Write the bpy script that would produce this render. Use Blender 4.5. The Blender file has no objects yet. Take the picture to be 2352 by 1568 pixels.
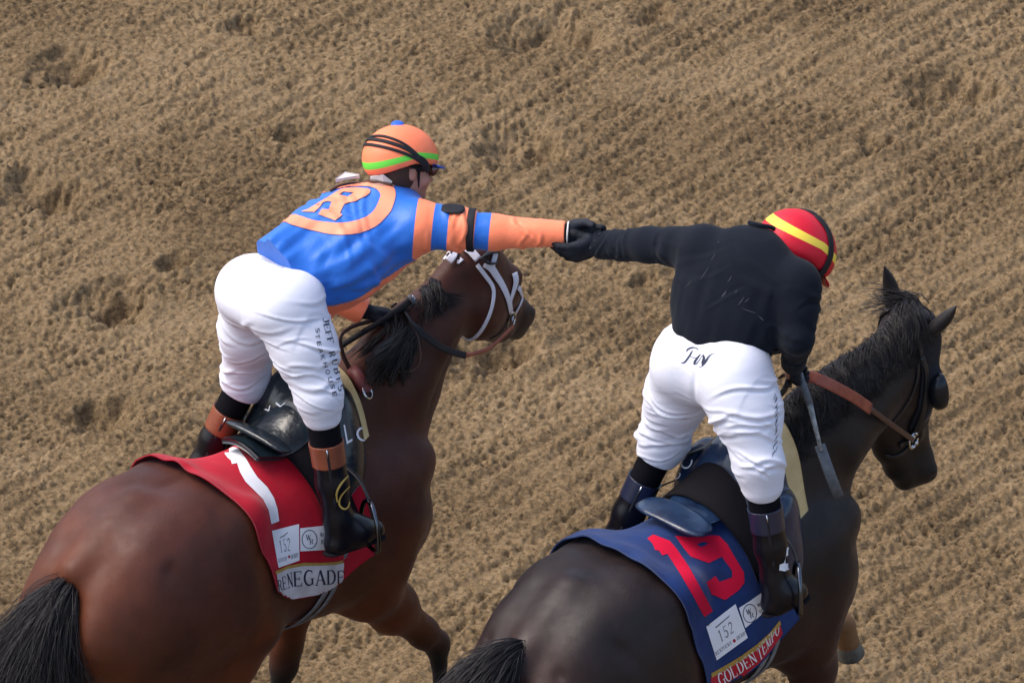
import bpy, bmesh, math, random
import numpy as np
from mathutils import Vector, Matrix, noise
from mathutils.bvhtree import BVHTree
DBG = False

# ------------------------------------------------------------ camera, sky, sun
scene = bpy.context.scene
COL = scene.collection
PITCH = math.radians(30.0)
DIST = 30.0
S = 680.0                       # picture units per metre at the subject's distance
U0, V0 = 1176.0, 784.0          # centre of a 2352 x 1568 picture grid
TGT = np.array([0.0, 0.0, 1.6])
FWD = np.array([0.0, math.cos(PITCH), -math.sin(PITCH)])
RGT = np.array([1.0, 0.0, 0.0])
UPV = np.array([0.0, math.sin(PITCH), math.cos(PITCH)])
CAM = TGT - DIST * FWD
cd = bpy.data.cameras.new('camera')
cam = bpy.data.objects.new('camera', cd)
COL.objects.link(cam)
cam.location = CAM
cam.rotation_euler = (math.pi / 2 - PITCH, 0, 0)
cd.sensor_width = 36.0
cd.lens = 36.0 * S * DIST / (2 * U0)
cd.clip_end = 2000.0
cd.dof.use_dof = True
cd.dof.focus_distance = 29.9
cd.dof.aperture_fstop = 14.0
scene.camera = cam

SUN_EL, SUN_AZ = math.radians(56), math.radians(-82)   # veiled sun, high and a little left of the viewer
world = bpy.data.worlds.new("World")
scene.world = world
world.use_nodes = True
wn = world.node_tree
bg = wn.nodes['Background']
sky = wn.nodes.new('ShaderNodeTexSky')
sky.sky_type = 'NISHITA'
sky.sun_disc = False
sky.sun_elevation = SUN_EL
sky.sun_rotation = SUN_AZ
sky.air_density = 1.0
sky.dust_density = 4.0
wn.links.new(sky.outputs[0], bg.inputs[0])
bg.inputs[1].default_value = 0.15
sd = bpy.data.lights.new('sun', 'SUN')
sun = bpy.data.objects.new('sun', sd)
COL.objects.link(sun)
sd.energy = 1.0
sd.angle = math.radians(42)
sd.color = (1.0, 0.96, 0.9)
_d = Vector((math.sin(SUN_AZ) * math.cos(SUN_EL), math.cos(SUN_AZ) * math.cos(SUN_EL), math.sin(SUN_EL)))
sun.rotation_euler = _d.to_track_quat('Z', 'Y').to_euler()
scene.view_settings.view_transform = 'Standard'
scene.view_settings.look = 'None'
scene.view_settings.exposure = 1.08
scene.view_settings.gamma = 1.0

# ------------------------------------------------------------ picture grid -> world
def ray(u, v):
    d = FWD + RGT * (u - U0) / (S * DIST) - UPV * (v - V0) / (S * DIST)
    return d / np.linalg.norm(d)

def on_z(u, v, z):
    d = ray(u, v)
    return CAM + d * (z - CAM[2]) / d[2]

class Fig:
    """a horse's own frame: x forward, y to its left, z up"""
    def __init__(s, u, v, z, heading, scale=1.0):
        w = on_z(u, v, z)
        s.s = scale
        s.a = math.radians(heading)
        s.h = np.array([math.cos(s.a), math.sin(s.a), 0.0])
        s.l = np.array([-math.sin(s.a), math.cos(s.a), 0.0])
        s.o = np.array([w[0], w[1], 0.0])
    def L(s, u, v, y):
        """point of the picture grid in the fore-aft plane y"""
        d = ray(u, v)
        t = (y * s.s - np.dot(CAM - s.o, s.l)) / np.dot(d, s.l)
        return s.loc(CAM + d * t)
    def Zp(s, u, v, z):
        return s.loc(on_z(u, v, z * s.s))
    def Xp(s, u, v, x):
        d = ray(u, v)
        t = (x * s.s - np.dot(CAM - s.o, s.h)) / np.dot(d, s.h)
        return s.loc(CAM + d * t)
    def loc(s, w):
        q = np.asarray(w) - s.o
        return np.array([np.dot(q, s.h), np.dot(q, s.l), q[2]]) / s.s
    def wld(s, p):
        p = np.asarray(p) * s.s
        return s.o + s.h * p[0] + s.l * p[1] + np.array([0, 0, p[2]])
    def pix(s, p):
        q = s.wld(p) - CAM
        f = np.dot(q, FWD)
        return (U0 + S * DIST * np.dot(q, RGT) / f, V0 - S * DIST * np.dot(q, UPV) / f)

# ------------------------------------------------------------ objects and tags
def tag(o, label=None, cat=None, group=None, kind=None):
    if label: o['label'] = label
    if cat: o['category'] = cat
    if group: o['group'] = group
    if kind: o['kind'] = kind
    return o

def root(name, fig, label, cat, group=None):
    e = bpy.data.objects.new(name, None)
    COL.objects.link(e)
    e.location = tuple(fig.o)
    e.rotation_euler = (0, 0, fig.a)
    e.scale = (fig.s,) * 3
    e.empty_display_size = 0.1
    return tag(e, label, cat, group)

def place(o, fig, parent=None):
    if parent is not None:
        o.parent = parent
        top = parent
        while top.parent: top = top.parent
    else:
        o.location = tuple(fig.o)
        o.rotation_euler = (0, 0, fig.a)
        o.scale = (fig.s,) * 3
    return o

def mesh_obj(name, verts, faces, mat, fig=None, parent=None, smooth=True, col=None):
    me = bpy.data.meshes.new(name)
    verts = np.asarray(verts, dtype=np.float32)
    if isinstance(faces, np.ndarray):
        k = faces.shape[1]
        me.vertices.add(len(verts))
        me.vertices.foreach_set('co', verts.ravel())
        me.loops.add(faces.size)
        me.loops.foreach_set('vertex_index', faces.astype(np.int32).ravel())
        me.polygons.add(len(faces))
        me.polygons.foreach_set('loop_start', np.arange(0, faces.size, k, dtype=np.int32))
        me.update(calc_edges=True)
        me.validate()
    else:
        me.from_pydata([tuple(map(float, q)) for q in verts], [], faces)
        me.update()
    if smooth:
        me.polygons.foreach_set('use_smooth', [True] * len(me.polygons))
    for m in (mat if isinstance(mat, (list, tuple)) else [mat]):
        me.materials.append(m)
    if col is not None:
        at = me.color_attributes.new('Col', 'FLOAT_COLOR', 'POINT')
        c = np.ones((len(verts), 4), np.float32)
        c[:, :col.shape[1]] = col
        at.data.foreach_set('color', c.ravel())
    o = bpy.data.objects.new(name, me)
    COL.objects.link(o)
    return place(o, fig, parent)

# ------------------------------------------------------------ distance fields -> meshes
def smin(a, b, k):
    if k <= 0: return np.minimum(a, b)
    h = np.maximum(k - np.abs(a - b), 0) / k
    return np.minimum(a, b) - h * h * k * 0.25

class Field:
    def __init__(s, lo, hi, h):
        s.lo = np.array(lo, float); s.h = h
        s.n = np.ceil((np.array(hi) - s.lo) / h).astype(int) + 1
        s.f = np.full(s.n, 0.5, np.float32)
    def sub(s, lo, hi, pad):
        a = np.clip(np.floor((np.asarray(lo) - pad - s.lo) / s.h).astype(int), 0, s.n)
        b = np.clip(np.ceil((np.asarray(hi) + pad - s.lo) / s.h).astype(int) + 1, 0, s.n)
        sl = tuple(slice(i, j) for i, j in zip(a, b))
        g = [(s.lo[i] + s.h * np.arange(a[i], b[i])).astype(np.float32) for i in range(3)]
        return sl, np.ix_(*g)
    def put(s, sl, d, k, cut=False):
        if cut:
            s.f[sl] = -smin(-s.f[sl], d, k)
        else:
            s.f[sl] = smin(s.f[sl], d, k)
    def cone(s, a, b, ra, rb, k=0.03, n=None, f=1.0, cut=False):
        """round cone from a to b; n, f: squashed along direction n by factor f"""
        a = np.array(a, float); b = np.array(b, float)
        r = max(ra, rb)
        sl, (X, Y, Z) = s.sub(np.minimum(a, b) - r, np.maximum(a, b) + r, k + 3 * s.h)
        P = [X - a[0], Y - a[1], Z - a[2]]
        ba = b - a
        if n is not None:
            n = np.array(n, float); n /= np.linalg.norm(n)
            g = (1 / f - 1)
            pn = (P[0] * n[0] + P[1] * n[1] + P[2] * n[2]) * g
            P = [P[i] + pn * n[i] for i in range(3)]
            ba = ba + n * np.dot(ba, n) * g
        l2 = float(np.dot(ba, ba)) + 1e-12
        rr = ra - rb
        a2 = l2 - rr * rr
        if a2 <= 0:
            c = a if ra > rb else b
            return s.ball(c, r, k, cut)
        il2 = 1.0 / l2
        y = P[0] * ba[0] + P[1] * ba[1] + P[2] * ba[2]
        z = y - l2
        pp = P[0] ** 2 + P[1] ** 2 + P[2] ** 2
        x2 = np.maximum(pp * l2 * l2 - y * y * l2, 0)      # |pa*l2 - ba*y|^2
        y2 = y * y * l2
        z2 = z * z * l2
        kk = np.sign(rr) * rr * rr * x2
        d = (np.sqrt(x2 * a2 * il2) + y * rr) * il2 - ra
        c1 = np.sign(z) * a2 * z2 > kk
        c2 = np.sign(y) * a2 * y2 < kk
        d = np.where(c1, np.sqrt(x2 + z2) * il2 - rb, np.where(c2, np.sqrt(x2 + y2) * il2 - ra, d))
        s.put(sl, d * min(1.0, f), k, cut)
    def ball(s, c, r, k=0.03, cut=False):
        c = np.array(c, float)
        sl, (X, Y, Z) = s.sub(c - r, c + r, k + 3 * s.h)
        s.put(sl, np.sqrt((X - c[0]) ** 2 + (Y - c[1]) ** 2 + (Z - c[2]) ** 2) - r, k, cut)
    def ell(s, c, r, M=None, k=0.03, cut=False):
        """ellipsoid radii r along the rows of M"""
        c = np.array(c, float); r = np.array(r, float)
        M = np.eye(3) if M is None else np.array(M, float)
        ext = np.sqrt(((M * r[:, None]) ** 2).sum(0))
        sl, (X, Y, Z) = s.sub(c - ext, c + ext, k + 3 * s.h)
        X = X - c[0]; Y = Y - c[1]; Z = Z - c[2]
        q = [X * M[i, 0] + Y * M[i, 1] + Z * M[i, 2] for i in range(3)]
        k0 = np.sqrt(sum((q[i] / r[i]) ** 2 for i in range(3)))
        k1 = np.sqrt(sum((q[i] / r[i] ** 2) ** 2 for i in range(3))) + 1e-9
        s.put(sl, k0 * (k0 - 1.0) / k1, k, cut)
    def chain(s, pts, rs, k=0.03, n=None, f=1.0):
        for i in range(len(pts) - 1):
            s.cone(pts[i], pts[i + 1], rs[i], rs[i + 1], k, n, f)
    def custom(s, fn, lo, hi, k=0.03, cut=False):
        sl, (X, Y, Z) = s.sub(lo, hi, k)
        s.put(sl, fn(X, Y, Z), k, cut)
    def mesh(s, smooth=2):
        f = s.f
        sgn = f < 0
        n = np.array(f.shape)
        c = sgn[:-1, :-1, :-1].astype(np.int8)
        tot = np.zeros(n - 1, np.int8)
        offs = [(i, j, k) for i in (0, 1) for j in (0, 1) for k in (0, 1)]
        for (i, j, k) in offs:
            tot += sgn[i:n[0] - 1 + i, j:n[1] - 1 + j, k:n[2] - 1 + k]
        act = (tot > 0) & (tot < 8)
        idx = np.argwhere(act)
        vals = np.stack([f[idx[:, 0] + i, idx[:, 1] + j, idx[:, 2] + k] for (i, j, k) in offs], 1)
        acc = np.zeros((len(idx), 3)); cnt = np.zeros(len(idx))
        O = np.array(offs, float)
        for p in range(8):
            for q in range(p + 1, 8):
                if abs(O[p] - O[q]).sum() == 1:
                    a, b = vals[:, p], vals[:, q]
                    m = (a < 0) != (b < 0)
                    t = np.where(m, a / np.where(m, a - b, 1), 0)
                    acc += np.where(m[:, None], O[p] + t[:, None] * (O[q] - O[p]), 0)
                    cnt += m
        V = (idx + acc / cnt[:, None]) * s.h + s.lo
        cid = np.full(act.shape, -1, np.int32)
        cid[act] = np.arange(len(idx))
        F = []
        for ax in range(3):
            o1, o2 = [(1, 2), (2, 0), (0, 1)][ax]
            A = sgn
            sa = [slice(None)] * 3; sb = [slice(None)] * 3
            sa[ax] = slice(0, -1); sb[ax] = slice(1, None)
            for o in (o1, o2):
                sa[o] = slice(1, -1); sb[o] = slice(1, -1)
            e0 = A[tuple(sa)]; e1 = A[tuple(sb)]
            ed = np.argwhere(e0 != e1)
            st = e0[e0 != e1]
            ed[:, o1] += 1; ed[:, o2] += 1
            def cell(d1, d2):
                q = ed.copy(); q[:, o1] += d1; q[:, o2] += d2
                return cid[q[:, 0], q[:, 1], q[:, 2]]
            quad = np.stack([cell(-1, -1), cell(0, -1), cell(0, 0), cell(-1, 0)], 1)
            quad[~st] = quad[~st][:, ::-1]
            F.append(quad)
        F = np.concatenate(F)
        F = F[(F >= 0).all(1)]
        for _ in range(smooth):
            V = relax(V, F, 0.5)
        return V, F

def relax(V, F, w=0.5):
    A = np.zeros_like(V); c = np.zeros(len(V))
    for i in range(F.shape[1]):
        a, b = F[:, i], F[:, (i + 1) % F.shape[1]]
        for ax in range(3):
            A[:, ax] += np.bincount(a, V[b, ax], len(V)) + np.bincount(b, V[a, ax], len(V))
        c += np.bincount(a, minlength=len(V)) + np.bincount(b, minlength=len(V))
    c = np.maximum(c, 1)
    return V * (1 - w) + w * A / c[:, None]

def vnormals(V, F):
    d1 = V[F[:, 2]] - V[F[:, 0]]
    d2 = V[F[:, -1]] - V[F[:, 1]] if F.shape[1] == 4 else V[F[:, 1]] - V[F[:, 0]]
    n = np.cross(d1, d2) if F.shape[1] == 4 else np.cross(d2, d1)
    N = np.zeros_like(V)
    for i in range(F.shape[1]):
        for ax in range(3):
            N[:, ax] += np.bincount(F[:, i], n[:, ax], len(V))
    return N / (np.linalg.norm(N, axis=1, keepdims=True) + 1e-12)

def folds(t, phi, specs):
    r = np.zeros_like(t)
    for (A, t0, p0, k, w, L_) in specs:
        dp = (phi - p0 + np.pi) % (2 * np.pi) - np.pi
        x = (t - t0 - k * dp - 0.012 * np.sin(3 * dp + t0 * 50)) / w
        r += A * (np.exp(-x * x) - 0.75 * np.exp(-((x - 1.3) / 1.1) ** 2)) * np.exp(-(dp / L_) ** 4)
    return r

def around(V, a, b, ref):
    ax = unit(b - a); r_ = unit(ref - ax * np.dot(ref, ax)); q = np.cross(ax, r_)
    d = V - a
    return d @ ax, np.arctan2(d @ q, d @ r_)

def unit(v):
    v = np.array(v, float)
    return v / (np.linalg.norm(v) + 1e-12)

def lerp(a, b, t):
    return np.asarray(a, float) * (1 - t) + np.asarray(b, float) * t

def frame_from(a, up):
    """rows: along a, side, up'"""
    a = unit(a); s_ = unit(np.cross(up, a)); return np.array([a, s_, np.cross(a, s_)])

def seg_coord(V, a, b):
    """closest parameter and distance to the segment a-b"""
    ab = b - a
    t = ((V - a) @ ab) / np.dot(ab, ab)
    tc = np.clip(t, 0, 1)
    return t, np.linalg.norm(V - (a + tc[:, None] * ab), axis=1)


# smooth lattice noise, vectorised
def _hash(ix, iy, iz, seed):
    h = (ix * 374761393 + iy * 668265263 + iz * 2147483647 + seed * 974711) & 0xFFFFFFFF
    h = ((h ^ (h >> 13)) * 1274126177) & 0xFFFFFFFF
    h = h ^ (h >> 16)
    return (h & 0xFFFF) / 32767.5 - 1.0
def vnoise(P, seed=0):
    P = np.asarray(P, float)
    I = np.floor(P).astype(np.int64); Fr = P - I
    w = Fr * Fr * (3 - 2 * Fr)
    r = 0
    for i in (0, 1):
        for j in (0, 1):
            for k in (0, 1):
                g = (w[:, 0] if i else 1 - w[:, 0]) * (w[:, 1] if j else 1 - w[:, 1]) * (w[:, 2] if k else 1 - w[:, 2])
                r = r + g * _hash(I[:, 0] + i, I[:, 1] + j, I[:, 2] + k, seed)
    return r

# ------------------------------------------------------------ materials
def mat(name, color, rough=0.6, spec=0.5, metal=0.0, var=None, scale=30.0, bump=0.0, bscale=120.0, coat=0.0,
        stretch=(1, 1, 1), sheen=0.0, detail=4.0, coatr=0.1):
    m = bpy.data.materials.new(name)
    m.use_nodes = True
    nt = m.node_tree
    b = nt.nodes['Principled BSDF']
    b.inputs['Base Color'].default_value = (*color, 1)
    b.inputs['Roughness'].default_value = rough
    b.inputs['Specular IOR Level'].default_value = spec
    b.inputs['Metallic'].default_value = metal
    b.inputs['Coat Weight'].default_value = coat
    b.inputs['Coat Roughness'].default_value = coatr
    b.inputs['Sheen Weight'].default_value = sheen
    tc = nt.nodes.new('ShaderNodeTexCoord')
    mp = nt.nodes.new('ShaderNodeMapping')
    mp.inputs['Scale'].default_value = stretch
    nt.links.new(tc.outputs['Object'], mp.inputs[0])
    if var is not None:
        nz = nt.nodes.new('ShaderNodeTexNoise')
        nz.inputs['Scale'].default_value = scale
        nz.inputs['Detail'].default_value = detail
        nt.links.new(mp.outputs[0], nz.inputs['Vector'])
        rp = nt.nodes.new('ShaderNodeValToRGB')
        rp.color_ramp.elements[0].position = 0.35
        rp.color_ramp.elements[1].position = 0.65
        rp.color_ramp.elements[0].color = (*color, 1)
        rp.color_ramp.elements[1].color = (*var, 1)
        nt.links.new(nz.outputs['Fac'], rp.inputs[0])
        nt.links.new(rp.outputs[0], b.inputs['Base Color'])
    if bump > 0:
        n2 = nt.nodes.new('ShaderNodeTexNoise')
        n2.inputs['Scale'].default_value = bscale
        n2.inputs['Detail'].default_value = 3.0
        nt.links.new(mp.outputs[0], n2.inputs['Vector'])
        bp = nt.nodes.new('ShaderNodeBump')
        bp.inputs['Strength'].default_value = bump
        bp.inputs['Distance'].default_value = 0.01
        nt.links.new(n2.outputs['Fac'], bp.inputs['Height'])
        nt.links.new(bp.outputs[0], b.inputs['Normal'])
    return m

def coat_mat(name, base, dark, warm, rough=0.42):
    """horse hair coat: Col.r = dark points, Col.g = warm flank"""
    m = mat(name, base, rough, 0.27, bump=0.18, bscale=330.0, stretch=(0.25, 1, 1), detail=6)
    nt = m.node_tree
    b = nt.nodes['Principled BSDF']
    at = nt.nodes.new('ShaderNodeAttribute'); at.attribute_name = 'Col'
    sp = nt.nodes.new('ShaderNodeSeparateColor')
    nt.links.new(at.outputs['Color'], sp.inputs[0])
    nz = nt.nodes.new('ShaderNodeTexNoise'); nz.inputs['Scale'].default_value = 5.0; nz.inputs['Detail'].default_value = 5
    tc = nt.nodes.new('ShaderNodeTexCoord')
    nt.links.new(tc.outputs['Object'], nz.inputs['Vector'])
    mr = nt.nodes.new('ShaderNodeMapRange')
    mr.inputs['From Min'].default_value = 0.3; mr.inputs['From Max'].default_value = 0.7
    mr.inputs['To Min'].default_value = 0.62; mr.inputs['To Max'].default_value = 1.3
    nt.links.new(nz.outputs['Fac'], mr.inputs['Value'])
    rz = nt.nodes.new('ShaderNodeTexNoise'); rz.inputs['Scale'].default_value = 9.0; rz.inputs['Detail'].default_value = 8; rz.inputs['Roughness'].default_value = 0.7
    nt.links.new(tc.outputs['Object'], rz.inputs['Vector'])
    rm = nt.nodes.new('ShaderNodeMapRange'); rm.inputs['From Min'].default_value = 0.3; rm.inputs['From Max'].default_value = 0.7
    rm.inputs['To Min'].default_value = rough - 0.10; rm.inputs['To Max'].default_value = rough + 0.22
    nt.links.new(rz.outputs['Fac'], rm.inputs['Value']); nt.links.new(rm.outputs[0], b.inputs['Roughness'])
    m1 = nt.nodes.new('ShaderNodeMix'); m1.data_type = 'RGBA'
    m1.inputs['A'].default_value = (*base, 1); m1.inputs['B'].default_value = (*warm, 1)
    nt.links.new(sp.outputs['Green'], m1.inputs['Factor'])
    m2 = nt.nodes.new('ShaderNodeMix'); m2.data_type = 'RGBA'
    nt.links.new(m1.outputs['Result'], m2.inputs['A']); m2.inputs['B'].default_value = (*dark, 1)
    nt.links.new(sp.outputs['Red'], m2.inputs['Factor'])
    m3 = nt.nodes.new('ShaderNodeVectorMath'); m3.operation = 'SCALE'
    nt.links.new(m2.outputs['Result'], m3.inputs[0]); nt.links.new(mr.outputs[0], m3.inputs['Scale'])
    nt.links.new(m3.outputs[0], b.inputs['Base Color'])
    b.inputs['Sheen Weight'].default_value = 0.04
    b.inputs['Sheen Roughness'].default_value = 0.4
    b.inputs['Sheen Tint'].default_value = (0.75, 0.8, 1.0, 1)
    return m
# ------------------------------------------------------------ the dirt track
def build_track():
    rng = np.random.default_rng(7)
    # fine square of dirt under the picture, coarser and coarser rows outside it
    h = 0.0085
    x0, x1, y0, y1 = -3.5, 3.5, -2.6, 7.6
    xs = np.arange(x0, x1, h); ys = np.arange(y0, y1, h * 1.15)
    def grow(e, sgn):
        out, st, p = [], 0.03, e
        while abs(p) < 600:
            p += sgn * st; out.append(p); st *= 1.35
        return np.array(out)
    X = np.concatenate([grow(x0, -1)[::-1], xs, grow(x1, 1)])
    Y = np.concatenate([grow(y0, -1)[::-1], ys, grow(y1, 1)])
    nx, ny = len(xs), len(ys)
    # band-limited noise made by filtering white noise; th = the harrow's direction
    th = math.radians(50)
    fx = np.fft.fftfreq(nx, h)[:, None]; fy = np.fft.fftfreq(ny, h * 1.15)[None, :]
    fa = fx * math.cos(th) + fy * math.sin(th)       # along the furrows
    fc = -fx * math.sin(th) + fy * math.cos(th)      # across
    def band(la, lc, seed, sharp=2.0):
        w = np.random.default_rng(seed).normal(size=(nx, ny))
        r = np.sqrt((fa * la) ** 2 + (fc * lc) ** 2)
        g = (r ** sharp) * np.exp(-r ** 2)
        n = np.fft.ifft2(np.fft.fft2(w) * g).real
        return n / n.std()
    clod = band(0.052, 0.036, 1)
    clod2 = band(0.027, 0.021, 2)
    big = band(0.17, 0.10, 3, 1.5)
    broad = band(1.3, 0.9, 4, 1.0)
    XX, YY = np.meshgrid(xs, ys, indexing='ij')
    c = -XX * math.sin(th) + YY * math.cos(th)
    wob = band(1.6, 0.5, 5, 1.0) * 0.006
    fur = np.sin((c + wob) * 2 * math.pi / 0.105)
    fmask = np.clip(0.85 + 0.22 * (XX + 0.2) + 0.38 * band(0.9, 0.5, 8, 1.0) + 0.25 * band(0.35, 0.15, 9, 1.0), 0.05, 1.3)
    pits = np.minimum(clod + 0.5, 0.0)
    dens = np.clip(0.75 + 0.45 * band(0.55, 0.4, 6, 1.0), 0.15, 1.6)
    H = 0.0022 * clod + 0.0115 * pits * dens + 0.0030 * clod2 + 0.0016 * big + 0.006 * broad
    H += 0.0062 * (np.abs(fur + 0.25) ** 0.6 * np.sign(fur + 0.25)) * fmask * (1 + 0.3 * clod2)
    # hoof prints: scooped pits with a thrown-up rim
    for (u, v, sz) in [(165, 150, 1.5), (190, 165, 1.0), (70, 430, 1.6), (130, 450, 1.2), (235, 690, 1.5), (270, 710, 1.2), (235, 950, 1.2), (1180, 330, 1.6),
                       (1240, 350, 1.1), (1240, 75, 1.9), (1330, 90, 1.2), (2180, 200, 1.6), (2240, 215, 1.0), (1130, 810, 1.5), (1180, 800, 1.0),
                       (30, 1480, 1.3), (680, 300, 0.8), (1500, 30, 0.9), (400, 600, 0.7), (1480, 640, 0.6), (2010, 330, 0.7), (560, 60, 0.8)]:
        g = on_z(u, v, 0.0)
        a = rng.uniform(0.6, 1.2)
        dx = XX - g[0]; dy = YY - g[1]
        p = (dx * math.cos(a) + dy * math.sin(a)) / (0.095 * sz); q = (-dx * math.sin(a) + dy * math.cos(a)) / (0.075 * sz)
        r = np.sqrt(p * p + q * q) + 0.12 * big + 0.03 * clod
        r = np.maximum(r, 0)
        H += -0.060 * sz ** 0.6 * np.exp(-(r ** 2.4)) + 0.014 * np.exp(-((r - 1.45) / 0.4) ** 2)
    Z = np.zeros((len(X), len(Y)))
    ix = np.searchsorted(X, xs[0]); iy = np.searchsorted(Y, ys[0])
    edge = np.minimum(np.minimum(np.arange(nx)[:, None], np.arange(nx)[::-1][:, None]), np.minimum(np.arange(ny)[None, :], np.arange(ny)[::-1][None, :]))
    Z[ix:ix + nx, iy:iy + ny] = H * np.clip(edge / 12.0, 0, 1)
    Z -= 0.01
    V = np.stack([np.repeat(X, len(Y)), np.tile(Y, len(X)), Z.ravel()], 1)
    I = np.arange(len(X) * len(Y)).reshape(len(X), len(Y))
    Fc = np.stack([I[:-1, :-1], I[1:, :-1], I[1:, 1:], I[:-1, 1:]], -1).reshape(-1, 4)
    m = mat('dirt', (0.2, 0.15, 0.1), 0.95, 0.15)
    nt = m.node_tree; b = nt.nodes['Principled BSDF']
    tc = nt.nodes.new('ShaderNodeTexCoord')
    def nz(sc, det, ro=0.6, st=(1, 1, 1)):
        mp = nt.nodes.new('ShaderNodeMapping'); mp.inputs['Scale'].default_value = st
        mp.inputs['Rotation'].default_value = (0, 0, -th)
        nt.links.new(tc.outputs['Object'], mp.inputs[0])
        n = nt.nodes.new('ShaderNodeTexNoise'); n.inputs['Scale'].default_value = sc
        n.inputs['Detail'].default_value = det; n.inputs['Roughness'].default_value = ro
        nt.links.new(mp.outputs[0], n.inputs['Vector']); return n
    a1 = nz(1.1, 4); a2 = nz(52, 7, 0.72, (0.65, 1, 1)); a3 = nz(170, 4, 0.7); a4 = nz(75, 3, 0.6)  # fine noise darkens the colour in random specks, standing in for shaded pits
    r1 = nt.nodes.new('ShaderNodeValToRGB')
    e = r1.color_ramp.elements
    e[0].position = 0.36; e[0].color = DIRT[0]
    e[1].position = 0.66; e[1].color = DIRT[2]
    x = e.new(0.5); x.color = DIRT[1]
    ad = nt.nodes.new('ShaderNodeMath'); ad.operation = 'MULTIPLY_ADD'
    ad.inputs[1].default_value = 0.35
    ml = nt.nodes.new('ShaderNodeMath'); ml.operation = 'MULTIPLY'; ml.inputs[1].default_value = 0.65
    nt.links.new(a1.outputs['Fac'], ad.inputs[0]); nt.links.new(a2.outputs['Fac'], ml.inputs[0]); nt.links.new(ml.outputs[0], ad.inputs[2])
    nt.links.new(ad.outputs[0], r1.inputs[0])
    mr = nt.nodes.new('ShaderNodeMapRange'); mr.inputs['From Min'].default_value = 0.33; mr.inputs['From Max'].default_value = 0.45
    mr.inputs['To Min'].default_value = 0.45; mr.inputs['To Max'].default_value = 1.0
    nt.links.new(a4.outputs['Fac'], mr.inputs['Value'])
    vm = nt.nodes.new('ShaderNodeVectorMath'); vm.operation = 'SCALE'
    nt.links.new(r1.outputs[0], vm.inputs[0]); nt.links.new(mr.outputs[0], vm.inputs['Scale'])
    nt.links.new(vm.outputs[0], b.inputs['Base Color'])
    bp = nt.nodes.new('ShaderNodeBump'); bp.inputs['Strength'].default_value = 0.5; bp.inputs['Distance'].default_value = 0.006
    nt.links.new(a3.outputs['Fac'], bp.inputs['Height'])
    bp2 = nt.nodes.new('ShaderNodeBump'); bp2.inputs['Strength'].default_value = 0.4; bp2.inputs['Distance'].default_value = 0.012
    nt.links.new(a2.outputs['Fac'], bp2.inputs['Height']); nt.links.new(bp.outputs[0], bp2.inputs['Normal'])
    nt.links.new(bp2.outputs[0], b.inputs['Normal'])
    class W: o = np.zeros(3); a = 0.0; s = 1.0
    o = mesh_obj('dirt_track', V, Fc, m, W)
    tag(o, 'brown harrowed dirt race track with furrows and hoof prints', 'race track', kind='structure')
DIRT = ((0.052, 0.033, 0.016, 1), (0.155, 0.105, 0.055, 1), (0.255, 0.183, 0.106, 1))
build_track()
# ------------------------------------------------------------ horses
F1 = Fig(738, 912, 1.54, 45, 0.95)
F2 = Fig(1722, 1045, 1.54, 46, 0.95)

def P(*a): return np.array(a, float)

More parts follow.
